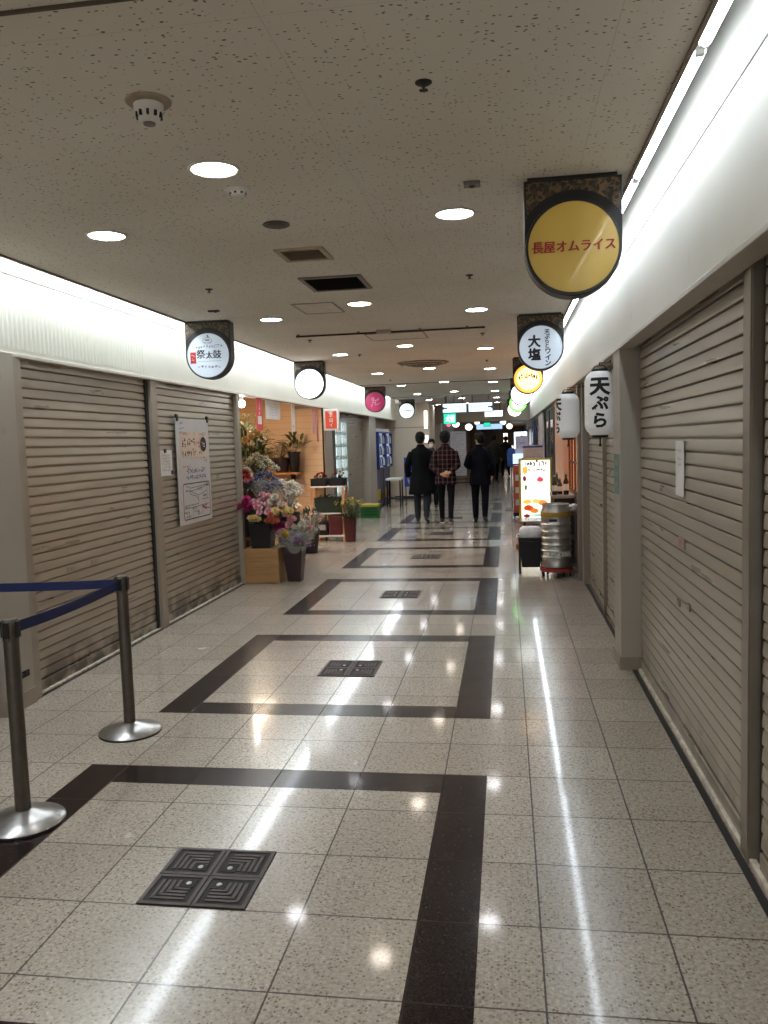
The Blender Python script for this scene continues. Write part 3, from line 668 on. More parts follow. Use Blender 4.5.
MB().box(0, .002, -.10, .10, -.14, .14).build('sheet', M['white'], t)
mb = MB(); column_w = [(.0, .09), (.0, .05), (.0, .02)]
for k, (u, v) in enumerate(column_w): scribble(mb, .1, .018, 6, (-.001, u, v), FROML, 70 + k)
mb.build('small_print', M['grey'], t)
t = thing('sticker', 'small pinkish sticker low on the near right shutter', 'sticker', (.788, 2.12, 1.035))
MB().box(0, .0015, -.07, .07, -.03, .03).build('label_sheet', pm('pink sticker', srgb(176, 140, 130), .5), t)
mb = MB(); scribble(mb, .1, .02, 4, (-.001, 0, 0), FROML, 80); mb.build('small_print', M['red'], t)
t = thing('sticker', 'narrow green and yellow notice on the beige right pillar', 'sticker', (.662, 3.60, 1.325))
MB().box(0, .002, -.11, .11, -.135, .135).build('label_sheet', pm('teal sticker', srgb(84, 124, 122), .5), t)
mb = MB(); scribble(mb, .15, .05, 3, (-.001, 0, .08), FROML, 81); scribble(mb, .15, .04, 4, (-.001, 0, .0), FROML, 82); scribble(mb, .15, .04, 4, (-.001, 0, -.07), FROML, 83); mb.build('small_print', pm('yellow print', srgb(196, 180, 90), .5), t)

t = thing('sticker', 'tiny dark maker plate low on the beige near left wall', 'sticker', (-3.098, 2.46, .21))
MB().box(-.002, .001, -.05, .05, -.02, .02).build('plate', M['ink'], t); mb = MB(); scribble(mb, .08, .022, 4, (.0015, 0, 0), FROMR, 300); mb.build('small_print', M['grey'], t)
# ------------------------------------------------------------------ rope posts
def stanchion(label, x, y, rz=0):
    t = thing('stanchion', label, 'stanchion', (x, y, 0), rz, 'steel rope posts')
    MB().lathe([(.171, .004), (.171, .012), (.165, .018), (.10, .036), (.045, .056), (.034, .060), (.001, .061)], 56).build('base', M['steel'], t, smooth=35)
    MB().lathe([(.172, 0), (.173, .006), (.170, .012), (.16, .012)], 56, capped=False).build('rubber_ring', M['black'], t, smooth=35)
    MB().lathe([(.032, .058), (.032, .81)], 36).build('post', M['steeld'], t, smooth=35)
    MB().lathe([(.0325, .80), (.034, .803), (.034, .888), (.031, .894), (.001, .895)], 36).build('head', M['steeld'], t, smooth=35)
    for k in range(4):
        b = MB().box(-.014, .014, -.006, .008, .815, .884); c = b.build('belt_slot', M['black'], t, bevel=.002)
        a = k * PI / 2; c.location = (.033 * math.cos(a), .033 * math.sin(a), 0); c.rotation_euler = (0, 0, a + PI / 2)
    return t
def angle(a, b): return math.atan2(b[1] - a[1], b[0] - a[0])
S1, S2, S3 = (-2.175, .96), (-2.217, 2.065), (-3.145, 1.93)
stanchion('near steel rope post at the left edge of the photo', *S1, angle(S1, S2))
stanchion('steel rope post where the two blue belts meet, before the left shutter', *S2, angle(S1, S2))
stanchion('steel rope post mostly cut off at the left edge, only its base showing', *S3, angle(S3, S2))
def belt(label, a, b, za, zb, sag):
    mb = MB(); N = 24; A, B = Vector((a[0], a[1], 0)), Vector((b[0], b[1], 0)); d = (B - A).normalized(); n = Vector((-d.y, d.x, 0)) * .0012
    A += d * .04; B -= d * .04; vs = []
    for k in range(N + 1):
        u = k / N; p = A.lerp(B, u); z = za + (zb - za) * u - sag * 4 * u * (1 - u)
        for (sx, dz) in ((1, -.024), (1, .024), (-1, .024), (-1, -.024)): vs.append((p.x + n.x * sx, p.y + n.y * sx, z + dz))
    fs = []
    for k in range(N):
        for j in range(4): fs.append((k * 4 + j, k * 4 + (j + 1) % 4, (k + 1) * 4 + (j + 1) % 4, (k + 1) * 4 + j))
    fs += [(0, 1, 2, 3), (N * 4, N * 4 + 3, N * 4 + 2, N * 4 + 1)]
    mb.add(vs, fs); tag(mb.build('barrier_belt', M['belt'], None, smooth=30), label, 'belt', 'blue barrier belts')
belt('blue barrier belt between the near post and the middle post', S1, S2, .85, .85, .012)
belt('blue barrier belt running left from the middle post past the photo edge', S2, S3, .85, .85, .004)

# ------------------------------------------------------------------ cast floor hatches
def hatch():
    t = thing('floor_hatch', 'x', 'floor hatch', (0, 0, 0), group='square four-tile floor hatches')
    for sx in (-1, 1):
        for sy in (-1, 1):
            c = MB().box(-.098, .098, -.098, .098, .0003, .003).build('tile', M['hatchd'], t, loc=(sx * .1, sy * .1, 0))
            r = MB()
            def L(o, w):   # an L along the two outer edges at inset o
                r.box(sx * (.098 - o - w) if sx > 0 else -(.098 - o), sx * (.098 - o) if sx > 0 else -(.098 - o - w), -.098 + o if sy < 0 else -.06, .098 - o if sy > 0 else .06, .003, .006)
                r.box(-.098 + o if sx < 0 else -.06, .098 - o if sx > 0 else .06, sy * (.098 - o - w) if sy > 0 else -(.098 - o), sy * (.098 - o) if sy > 0 else -(.098 - o - w), .003, .006)
            for (a0, a1, b0, b1) in ((-.098, .098, -.098, -.082), (-.098, .098, .082, .098), (-.098, -.082, -.082, .082), (.082, .098, -.082, .082)): r.box(a0, a1, b0, b1, .003, .006)
            for i in range(1, 5): L(.013 + i * .021, .013)
            r.build('ridges', M['hatch'], c)
            MB().box(-.026, .026, -.026, .026, .003, .0055).build('stud_plate', M['hatchd'], c, loc=(-sx * .042, -sy * .042, 0))
            MB().lathe([(.011, .0055), (.011, .0075), (.008, .009), (.001, .0092)], 20).build('stud', M['steel'], c, loc=(-sx * .042, -sy * .042, 0), smooth=40)
    return t
hh = hatch(); hh.location = (-1.2, .6, 0); hl = ['nearest', 'second', 'third', 'fourth', 'fifth', 'sixth']
hh['label'] = 'nearest dark square floor hatch inside a dark tile frame'
for k in range(1, 6): dup(hh, (-1.2, .6 + 2.8 * k, 0), '%s dark square floor hatch from the camera, inside its tile frame' % hl[k])

# ------------------------------------------------------------------ flower shop
peach = m_tilewall('peach wall tile', srgb(216, 182, 146), srgb(150, 110, 78), 1.05, .105)
struct('wall_shop_back', MB().box(-4.75, -3.205, 11.32, 11.5, 0, 2.5).box(-3.205, -3.13, 11.32, 11.5, 0, 2.19), peach, 'peach tiled wall of the flower shop facing the camera', 'wall')
struct('wall_shop_side', MB().box(-4.75, -4.65, 6.9, 11.6, 0, 2.6), peach, 'peach tiled side wall deep in the flower shop', 'wall')
struct('wall_shop_front', MB().box(-4.7, -3.25, 6.9, 6.99, 0, 2.6), M['pillar_dark'], 'partition between the shutter and the flower shop', 'wall')
struct('ceiling_shop', MB().box(-4.7, -3.2, 6.9, 11.6, 2.5, 2.55), M['cove'], 'low white ceiling of the flower shop', 'ceiling')
struct('wall_shop_pillar', MB().box(-3.5, -3.12, 11.5, 12.06, 0, 2.215), M['pillar'], 'beige pillar at the far side of the flower shop', 'pillar', bevel=.006)
t = thing('floor_pole', 'thin dark pole beside the beige pillar of the flower shop', 'pole', (-3.10, 11.22, 0))
MB().lathe([(.014, 0), (.014, 2.2)], 12).build('tube', M['black'], t, smooth=40); MB().lathe([(.035, 0), (.033, .008), (.016, .012)], 20).build('foot', M['black'], t, smooth=40)
bt = thing('clip_lamp', 'small bare glowing bulb lamp high in the flower shop', 'lamp', (-3.30, 7.62, 2.12))
MB().ball((0, 0, 0), .045).build('bulb', em('bulb glow', (1, .95, .9, 1), 40), bt, smooth=True)
MB().lathe([(.022, .04), (.024, .09), (.012, .1)], 20).build('socket', M['white'], bt, smooth=40); MB().tube([(0, 0, .1), (-.03, .0, .2), (-.05, 0, .38)], .008).build('arm', M['white'], bt, smooth=True)
def shop_fill_light(x, y, z, power, lab, col):
    t = thing('fill_light', lab, 'ceiling light', (x, y, z))
    MB().box(-.2, .2, -.8, .8, 0, .05).build('housing', M['whitep'], t, bevel=.006); MB().box(-.18, .18, -.78, .78, -.012, 0).build('diffuser', em('warm shop glow %s' % power, col, power), t)
shop_fill_light(-3.9, 9.2, 2.45, 26, 'added warm fill light, unseen on the ceiling of the flower shop', (1, .80, .58, 1))  # unseen light added to brighten the shop interior

cello = NT('cellophane'); cello.out(color=(.9, .93, .95, 1), rough=.12, alpha=t and .22 or .22, spec=.6); cello = cello.m
def leafm(name, a): return pm(name, a, .6, 0, .35, 30)
green = leafm('leaf green', srgb(66, 86, 46)); dkgreen = leafm('dark leaf', srgb(42, 58, 36)); grgreen = leafm('grey green leaf', srgb(128, 132, 104)); ylgreen = leafm('yellow green leaf', srgb(138, 130, 62))
def petals(name, c): return pm(name, c, .65, 0, .16, 60)
_bl = {}
def bloom_mesh(kind):
    if kind in _bl: return _bl[kind]
    rnd = random.Random(len(_bl) + 3); mb = MB()
    def petal(a, tilt, r0, L, w, z0, cup=.25):
        m = Matrix.Rotation(a, 4, 'Z') @ Matrix.Translation((r0, 0, z0)) @ Matrix.Rotation(-tilt, 4, 'Y')
        pts = []
        for i, (u, ww) in enumerate([(0, .35), (.35, .9), (.7, 1.0), (1.0, .35)]):
            for s in (-1, 0, 1): pts.append((u * L, s * ww * w / 2, cup * w * (abs(s) * .8) + .18 * L * u * u))
        fs = []
        for i in range(3):
            for s in range(2): fs.append((i * 3 + s, i * 3 + s + 1, (i + 1) * 3 + s + 1, (i + 1) * 3 + s))
        mb.add(pts, fs, m)
    if kind == 'mum':
        for ring, (n, tilt, L) in enumerate([(13, .05, .5), (12, .4, .46), (10, .75, .40), (7, 1.05, .32), (5, 1.35, .24)]):
            for k in range(n): petal(2 * PI * (k + ring * .4) / n + rnd.uniform(-.1, .1), tilt, .05, L, .17, ring * .05)
    elif kind == 'rose':
        for ring, (n, tilt, L, r0) in enumerate([(6, .3, .42, .10), (6, .7, .42, .10), (5, 1.0, .40, .08), (5, 1.25, .36, .06), (4, 1.45, .32, .03)]):
            for k in range(n): petal(2 * PI * (k + ring * .5) / n, tilt, r0, L, .36, ring * .03, .45)
    elif kind == 'daisy':
        for k in range(14): petal(2 * PI * k / 14, .15, .08, .42, .16, .0, .1)
        mb.ball((0, 0, .03), .13, .13, .08, 10, 6)
    else:  # spray: cluster of small heads
        for k in range(11):
            p = Vector((rnd.gauss(0, .22), rnd.gauss(0, .22), rnd.uniform(-.05, .2)))
            mb.ball(p, .10, .10, .08, 7, 5)
    me = bpy.data.meshes.new('bloom_' + kind); me.from_pydata(mb.v, [], mb.f); me.shade_smooth(); _bl[kind] = me; return me
def bloom(parent, kind, mat, loc, size, direction, name='bloom'):
    key = kind + mat.name
    if key not in _bl:
        me = bloom_mesh(kind).copy(); me.materials.clear(); me.materials.append(mat); _bl[key] = me
    o = bpy.data.objects.new(name, _bl[key]); COL.objects.link(o); o.parent = parent; o.location = loc
    q = Vector((0, 0, 1)).rotation_difference(Vector(direction).normalized()); o.rotation_euler = (q.to_matrix() @ Matrix.Rotation(random.uniform(0, 6), 3, 'Z')).to_euler(); o.scale = (size, size, size)
    return o
def leaf(mb, p, d, L, w, droop=.3):
    d = Vector(d).normalized(); s = d.cross(Vector((0, 0, 1))); s = s.normalized() if s.length > 1e-3 else Vector((1, 0, 0)); p = Vector(p); vs = []
    for u, ww in ((0, .15), (.3, .9), (.65, .8), (1, .05)):
        c = p + d * (L * u) - Vector((0, 0, droop * L * u * u)); vs += [c - s * w * ww / 2, c + Vector((0, 0, -w * .12)), c + s * w * ww / 2]
    mb.add([tuple(v) for v in vs], [(i * 3 + j, i * 3 + j + 1, i * 3 + j + 4, i * 3 + j + 3) for i in range(3) for j in range(2)])
def bunch(label, loc, rx, ry, h, specs, leafmat, nleaf=60, base=.05, wrap=0.0, cat='flowers', name='flower_bunch', leafL=.12, leafw=.03, flat=.7, group=None):
    """stems rise from loc and open into a dome rx by ry, height h; specs: (kind, material, number, size)"""
    t = thing(name, label, cat, loc, group=group); rnd = random.Random(hash(label) % 9999 if False else sum(map(ord, label)))
    st = MB(); lf = MB()
    for kind, mat, n, size in specs:
        for k in range(n):
            a = rnd.uniform(0, 2 * PI); q = math.sqrt(rnd.random()); x, y = rx * q * math.cos(a), ry * q * math.sin(a)
            z = h * (1 - flat * q * q * .6) * rnd.uniform(.88, 1.04); p = (x, y, z)
            bloom(t, kind, mat, p, size * rnd.uniform(.85, 1.15), (x / rx * .8, y / ry * .8 - .25, .75), 'bloom')
            st.tube([(x * base, y * base, 0), (x * .45, y * .45, z * .55), (x, y, z - .005)], .0025, 5)
    for k in range(nleaf):
        a = rnd.uniform(0, 2 * PI); q = math.sqrt(rnd.random()); x, y = rx * q * math.cos(a), ry * q * math.sin(a); z = h * rnd.uniform(.35, .98) * (1 - .4 * flat * q * q)
        leaf(lf, (x * .7, y * .7, z * .85), (x / rx + rnd.gauss(0, .4), y / ry + rnd.gauss(0, .4), rnd.uniform(.2, 1.2)), leafL * rnd.uniform(.7, 1.3), leafw * rnd.uniform(.7, 1.3), rnd.uniform(.1, .6))
        if k % 3 == 0: st.tube([(x * base, y * base, 0), (x * .4, y * .4, z * .5), (x * .7, y * .7, z * .85)], .002, 5)
    tag(lf.build('foliage', leafmat, t, recalc=False), kind='stuff'); tag(st.build('stems', dkgreen, t), kind='stuff')
    if wrap:
        n = 28; prof = []; vs = []; fs = []
        for i, (u, rr) in enumerate([(0, .28), (.35, .55), (.7, .92), (1.0, 1.15)]):
            for k in range(n):
                a = 2 * PI * k / n; w = 1 + (.06 * math.sin(5 * a) + .05 * math.sin(9 * a + 1)) * u
                vs.append((rx * rr * w * math.cos(a), ry * rr * w * math.sin(a), h * wrap * u + .02 * u * math.sin(7 * a)))
        for i in range(3):
            for k in range(n): fs.append((i * n + k, i * n + (k + 1) % n, (i + 1) * n + (k + 1) % n, (i + 1) * n + k))
        MB().add(vs, fs).build('cellophane_wrap', cello, t, smooth=True)
    return t
def bucket(label, loc, r0, r1, h, mat, n=28, group='flower buckets', rot=0.0):
    t = thing('flower_bucket', label, 'bucket', loc, group=group)
    MB().lathe([(r0, 0), (r1, h), (r1 + .008, h), (r1 + .008, h + .012), (r1 - .006, h + .012), (r0 - .006, .012)], n, rot=rot).build('vessel', mat, t, smooth=30, bevel=.003 if n < 8 else 0)
    MB().lathe([(r1 - .012, h - .05), (.001, h - .05)], n, rot=rot, capped=False).build('filling', M['dark'], t)
    return t
potm = pm('dark plum pot', srgb(44, 26, 28), .45, 0, .15, 8); blk = pm('black bucket', srgb(20, 20, 23), .4, 0, .2, 8); maroon = pm('maroon pot', srgb(70, 28, 28), .4, 0, .15, 8)
pw = m_wood('pale box wood', srgb(144, 108, 66), srgb(172, 134, 88), 0); sw = m_wood('shelf wood', srgb(150, 96, 52), srgb(184, 126, 74), 0); rw = m_wood('rack wood', srgb(170, 118, 84), srgb(206, 160, 122), 2)
t = thing('wooden_box', 'pale wooden box on the floor under the flower bucket', 'box', (-2.91, 7.06, 0))
MB().box(-.205, .205, -.17, .17, 0, .41).build('carcass', pw, t, bevel=.006); MB().box(-.195, .195, -.176, -.169, .015, .395).build('front_board', pw, t, bevel=.003)
t = thing('wooden_step', 'low reddish wooden stand just behind the left end of the pale box', 'stand', (-3.22, 7.75, 0))
MB().box(-.34, .34, -.45, .45, .46, .50).build('top_board', sw, t, bevel=.004)
for (x, y) in ((-.3, -.41), (.3, -.41), (-.3, .41), (.3, .41)): MB().box(-.025, .025, -.025, .025, 0, .46).build('leg', sw, t, loc=(x, y, 0))
pk, wh, cr, co, mg, ye, pu, rd, bl, lp = [petals(n, srgb(*c)) for n, c in dict(pink=(222, 168, 176), white=(204, 200, 182), cream=(226, 204, 142), coral=(206, 116, 96), magenta=(176, 52, 112), yellow=(214, 190, 72), purple=(128, 84, 128), red=(190, 34, 44), bluev=(52, 58, 88), lilac=(176, 150, 176)).items()]
bucket('square black bucket standing on the pale wooden box', (-2.925, 7.05, .41), .15, .19, .27, blk, 4, rot=PI / 4)
b = bunch('big dome of pink, magenta, cream and coral flowers in the black bucket on the box', (-2.87, 7.06, .52), .28, .25, .50, [('mum', pk, 60, .075)], green, 70, wrap=0)
rnd = random.Random(5)
def add_blooms(t, kind, mat, n, c, sp, size):
    for k in range(n):
        p = Vector(c) + Vector((rnd.gauss(0, sp), rnd.gauss(0, sp * .6), rnd.gauss(0, sp * .7))); bloom(t, kind, mat, p, size * rnd.uniform(.85, 1.15), (p.x * 1.5, p.y - .5, .8), 'bloom')
add_blooms(b, 'mum', mg, 9, (-.20, -.13, .36), .045, .11); add_blooms(b, 'rose', cr, 9, (-.09, -.26, .24), .045, .085); add_blooms(b, 'rose', co, 5, (.11, -.25, .22), .035, .10); add_blooms(b, 'mum', cr, 11, (.23, -.10, .32), .055, .085); add_blooms(b, 'mum', wh, 6, (.14, -.12, .42), .05, .09)
bucket('tall square plum pot on the floor right of the pale box', (-2.565, 7.10, 0), .105, .165, .40, potm, 4, rot=PI / 4)
b = bunch('cellophane-wrapped bunch of white, pink and purple flowers in the tall plum pot', (-2.54, 7.06, .30), .24, .2, .43, [('rose', wh, 7, .10), ('mum', pk, 8, .11)], grgreen, 50, wrap=.72)
add_blooms(b, 'mum', mg, 4, (-.15, -.06, .36), .03, .11); add_blooms(b, 'rose', wh, 6, (.15, -.08, .33), .04, .11); add_blooms(b, 'mum', lp, 5, (.05, -.17, .19), .05, .10); add_blooms(b, 'rose', ye, 3, (-.06, -.17, .25), .03, .09); add_blooms(b, 'spray', pu, 4, (.10, -.16, .17), .04, .09)
bucket('black bucket behind the tall plum pot', (-2.80, 7.50, 0), .10, .14, .36, blk)
b = bunch('deep blue hydrangea-like bunch behind the pink dome', (-3.08, 7.75, .84), .22, .2, .42, [('spray', bl, 34, .13)], dkgreen, 30, wrap=.8)
bucket('black bucket on the low stand holding the blue bunch', (-3.08, 7.75, .50), .10, .13, .34, blk)
bunch('white fluffy bunch in cellophane right of the blue bunch', (-2.87, 8.0, .74), .2, .17, .42, [('spray', wh, 30, .11)], grgreen, 30, wrap=.85)
bucket('black bucket under the white fluffy bunch', (-2.87, 8.0, 0), .12, .15, .72, blk)
bunch('red and white bunch at the edge of the shutter rail, above the pink dome', (-3.22, 7.34, .95), .12, .12, .36, [('rose', rd, 7, .10), ('rose', pk, 6, .10), ('mum', wh, 4, .09)], dkgreen, 30)
bucket('black bucket on the low stand under the red and white bunch', (-3.24, 7.38, .50), .09, .12, .45, blk)
bunch('grey-green filler bunch below the tall leafy branches', (-3.32, 8.25, 1.05), .26, .22, .42, [('spray', leafm('filler bloom', srgb(150, 150, 122)), 34, .14)], grgreen, 60)
bucket('tall black bucket under the grey-green filler bunch', (-3.36, 8.3, 0), .13, .17, 1.02, blk)
b = bunch('tall leafy branches with a pale yellow lily beside the bulb', (-3.58, 8.7, 1.2), .34, .28, .82, [('spray', ylgreen, 14, .09)], green, 130, leafL=.22, leafw=.045)
for k in range(3): bloom(b, 'rose', cr, (.02 + .09 * k, -.24, .47 + .04 * k), .12, (.4, -.8, .3))
bucket('tall black bucket under the leafy lily branches', (-3.60, 8.75, 0), .13, .17, 1.18, blk)
t = thing('wall_shelf', 'long wooden wall shelf with potted plants in the flower shop', 'shelf', (-3.98, 11.14, 1.13))
MB().box(-.55, .48, -.17, .17, -.02, .015).build('board', sw, t, bevel=.004)
for x in (-.4, .35): MB().prism([(.17, -.02), (-.12, -.02), (.17, -.22)], 'x', x - .01, x + .01).build('bracket', M['blackm'], t)
def pot(label, loc, r0, r1, h, mat): 
    t = thing('plant_pot', label, 'pot', loc, group='dark pots on the wall shelf')
    MB().lathe([(r0, 0), (r1, h), (r1 + .01, h), (r1 + .01, h + .02), (r1 - .008, h + .02), (r0 - .008, .02)], 28).build('vessel', mat, t, smooth=30); MB().lathe([(r1 - .01, h - .01), (.001, h - .01)], 28, capped=False).build('soil', M['dark'], t)
pot('wide dark pot at the left end of the wall shelf', (-4.22, 11.12, 1.145), .10, .13, .18, potm); pot('dark pot in the middle of the wall shelf', (-3.80, 11.12, 1.145), .10, .135, .23, potm); pot('tall slim black pot at the right end of the wall shelf', (-3.58, 11.12, 1.145), .075, .10, .32, blk)
bunch('yellow-green trailing plant in the left pot on the shelf', (-4.22, 11.10, 1.31), .28, .15, .34, [('spray', ye, 8, .07)], ylgreen, 90, cat='plant', name='potted_plant', leafL=.16, leafw=.045)
bunch('airy dry grass plant in the middle pot on the shelf', (-3.80, 11.10, 1.37), .22, .13, .26, [('spray', leafm('dry grass', srgb(176, 156, 106)), 10, .05)], grgreen, 70, cat='plant', name='potted_plant', leafL=.14, leafw=.012)
bunch('leafy plant with side-reaching leaves in the tall slim pot', (-3.58, 11.10, 1.46), .24, .12, .34, [('spray', ye, 3, .05)], green, 26, cat='plant', name='potted_plant', leafL=.20, leafw=.07)
bunch('small pot plant of white flowers between the bunches and the rack', (-3.22, 9.4, .55), .16, .14, .24, [('daisy', wh, 22, .06)], dkgreen, 50, leafL=.08, leafw=.03)
bucket('tall black bucket under the small white flowers', (-3.22, 9.4, 0), .11, .14, .53, blk)
bunch('dim leafy bunch low beside the rack', (-2.98, 9.55, .30), .20, .18, .42, [('spray', lp, 5, .07)], dkgreen, 80, wrap=.6)
bucket('black bucket on the floor left of the rack', (-2.98, 9.55, 0), .11, .15, .34, blk)
# rack
t = thing('flower_rack', 'three-tier wooden rack with white shelves beside the flower shop pillar', 'rack', (-2.99, 11.05, 0))
for z in (.09, .46, .90): MB().box(-.28, .28, -.17, .17, z - .012, z + .012).build('shelf', M['white'], t, bevel=.003)
for (x, y) in ((-.26, -.155), (.26, -.155), (-.26, .155), (.26, .155)): MB().box(-.02, .02, -.014, .014, 0, .93).build('upright', rw, t, loc=(x, y, 0), bevel=.002)
def tray(label, loc, w, d, h, mat): 
    t = thing('tray', label, 'tray', loc); f = MB()
    f.box(-w, w, -d, d, 0, .01)
    for a in ((-w, w, -d, -d + .008), (-w, w, d - .008, d), (-w, -w + .008, -d, d), (w - .008, w, -d, d)): f.box(a[0], a[1], a[2], a[3], 0, h)
    f.build('shell', mat, t); f = MB()
    for a in ((-w - .008, w + .008, -d - .008, -d), (-w - .008, w + .008, d, d + .008), (-w - .008, -w, -d, d), (w, w + .008, -d, d)): f.box(a[0], a[1], a[2], a[3], h - .015, h)
    f.build('lip', mat, t)
tray('black plant tray at the left of the top rack shelf', (-3.13, 11.03, .913), .13, .15, .12, blk); tray('black plant tray at the right of the top rack shelf', (-2.83, 11.03, .913), .12, .15, .12, blk)
bunch('red flowering plants in the left tray on the rack', (-3.13, 11.0, .93), .13, .12, .20, [('rose', rd, 7, .06)], dkgreen, 40, leafL=.07); bunch('dark red and green plants in the right tray on the rack', (-2.83, 11.0, .93), .12, .12, .22, [('rose', rd, 3, .05), ('rose', pk, 2, .05)], dkgreen, 50, leafL=.08)
tray('dark green plant crate on the middle rack shelf', (-3.0, 11.03, .474), .21, .15, .24, pm('dark green crate', srgb(24, 38, 28), .5)); bunch('low green plants in the crate on the middle rack shelf', (-3.0, 11.02, .50), .2, .13, .30, [('spray', green, 6, .06)], dkgreen, 90, leafL=.08)
t = thing('storage_box', 'maroon box on the lowest rack shelf', 'box', (-2.88, 11.04, .103)); MB().box(-.11, .11, -.14, .14, 0, .29).build('body', pm('maroon box', srgb(84, 24, 30), .5), t, bevel=.006); MB().box(-.115, .115, -.145, .145, .29, .32).build('lid', pm('maroon lid', srgb(96, 30, 36), .5), t, bevel=.004)
t = thing('printed_carton', 'small dark carton with a pale picture on the lowest rack shelf', 'box', (-3.11, 11.0, .103)); MB().box(-.11, .11, -.12, .12, 0, .22).build('body', M['black'], t, bevel=.005); mb = MB(); rect(mb, 0, 0, .13, .09); mb.build('picture_label', pm('grey label', srgb(150, 150, 148), .5), t, loc=(.01, -.1215, .13))
bucket('maroon pot of yellow flowers standing before the rack', (-2.62, 10.85, 0), .085, .11, .36, maroon)
bunch('fan of thin-stemmed yellow flowers in the maroon pot', (-2.62, 10.85, .16), .25, .16, .54, [('spray', ye, 40, .045)], green, 150, leafL=.17, leafw=.013, flat=.2)
t = thing('flower_crate', 'green plastic crate with a yellow top on the floor by the far shutter', 'crate', (-2.99, 15.1, 0))
MB().box(-.2, .2, -.15, .15, 0, .24).build('body', pm('green crate', srgb(30, 110, 46), .45), t, bevel=.01); MB().box(-.205, .205, -.155, .155, .24, .29).build('lid', pm('yellow lid', srgb(190, 170, 60), .5), t, bevel=.008)
for z in (.06, .12, .18): MB().box(-.16, .16, -.156, -.149, z, z + .02).build('slot', pm('crate slot', srgb(14, 52, 24), .5), t)
# papers hanging from the fascia
def hang(label, y, w, h, mat, marks=None, dz=0, x=-3.135):
    t = thing('hanging_paper', label, 'paper', (x, y, 2.19 + dz), group='papers hung under the fascia of the flower shop')
    MB().box(-.0015, .0015, -w / 2, w / 2, -h, 0).build('sheet', mat, t)
    MB().tube([(0, 0, 0), (0, 0, .012)], .003, 6).build('tape', M['white'], t)
    if marks: marks(t, h)
def rw_marks(t, h):
    mb = MB(); rect(mb, 0, -h * .68, .16, .1, 0, FROMR, (.0025, 0, 0)); mb.build('white_panel', M['white'], t); mb = MB(); column_text(mb, 'セール', .07, (.003, 0, -h * .27), FROMR, 1.0) if False else scribble(mb, .08, .2, 1, (.003, 0, -h * .28), FROMR, 5); mb.build('white_print', M['white'], t)
pr = pm('faded red paper', srgb(212, 74, 68), .6)
hang('red and white banner strip hung at the left of the flower shop', 7.80, .26, .40, pr, rw_marks)
def gm(t, h):
    mb = MB()
    for k in range(5): scribble(mb, .34, .018, 14, (.0025, 0, -.05 - k * .035), FROMR, 90 + k)
    mb.build('small_print', M['grey'], t)
hang('wide white sheet hung beside the red and white strip', 8.42, .68, .25, M['white'], gm); 
def nm(t, h):
    mb = MB(); column_text(mb, '', .05, (0, 0, 0)); scribble(mb, .06, .3, 1, (.0025, 0, -.2), FROMR, 97); mb.build('small_print', M['grey'], t)
hang('narrow white strip hung in the middle of the flower shop', 9.45, .18, .40, M['white'], nm)
pinkp = pm('pink paper', srgb(216, 160, 156), .6)
hang('pink strip hung at the right of the flower shop', 10.72, .20, .42, pinkp, nm); hang('longer pink strip hung beside the pole', 10.98, .14, .55, pm('salmon paper', srgb(206, 130, 116), .6), nm)

# ------------------------------------------------------------------ left side beyond the flower shop
t = thing('box_sign', 'small orange-red box sign with white writing projecting from the beige pillar', 'sign', (-2.985, 11.42, 2.0))
MB().box(-.135, .135, -.05, .05, -.18, .18).build('case', M['whitep'], t, bevel=.008); MB().box(-.098, .098, -.053, -.049, -.145, .145).build('face', pm('orange red face', srgb(214, 74, 44), .4), t)
mb = MB(); scribble(mb, .12, .07, 1, (0, -.054, .10), seed=120); write(mb, '半', .075, (0, -.054, .07)); write(mb, '田', .075, (0, -.054, -.01)); write(mb, 'イ', .07, (0, -.054, -.085)) ; mb.build('lettering', M['white'], t)
MB().box(-.20, -.13, -.015, .015, -.02, .02).build('bracket', M['blackm'], t)
struct('wall_left_far', MB().box(-3.6, -3.42, 12.3, 20.6, 0, 2.6), M['pillar_dark'], 'dim wall behind the far left shops', 'wall')
struct('wall_left_far_pillar', MB().box(-3.6, -3.13, 16.15, 17.05, 0, 2.215), M['pillar'], 'beige pillar between the far shutter and the vending machines', 'pillar', bevel=.006)
struct('trim_12b', MB().box(-3.6, -3.2, 11.3, 20.6, 2.2, 2.25), M['pillar_dark'], 'soffit over the far left shops', 'soffit')
t = thing('display_case', 'lit glass display case of food samples beyond the red box sign', 'display case', (-3.16, 13.02, 0))
MB().box(-.10, .0, -.58, .58, 0, .62).build('plinth', M['grey'], t, bevel=.005); MB().box(-.10, -.09, -.56, .56, .62, 2.0).build('back_panel', em('case back glow', (.75, .93, .95, 1), 1.7), t)
f = MB()
for a in ((-.58, -.55, .62, 2.05), (.55, .58, .62, 2.05), (-.015, .015, .62, 2.05)): f.box(-.1, .01, a[0], a[1], a[2], a[3])
f.box(-.1, .01, -.58, .58, 2.0, 2.06); f.build('frame', M['steel'], t)
for z in (.85, 1.08, 1.31, 1.54, 1.77): MB().box(-.09, .0, -.55, .55, z - .006, z + .006).build('glass_shelf', pm('pale glass shelf', srgb(150, 190, 186), .2), t)
gl = NT('clear glass'); gl.out(color=(.92, .97, .97, 1), rough=.04, alpha=.12, spec=.7); gl = gl.m
MB().box(.002, .006, -.55, .55, .62, 2.0).build('glass_pane', gl, t)
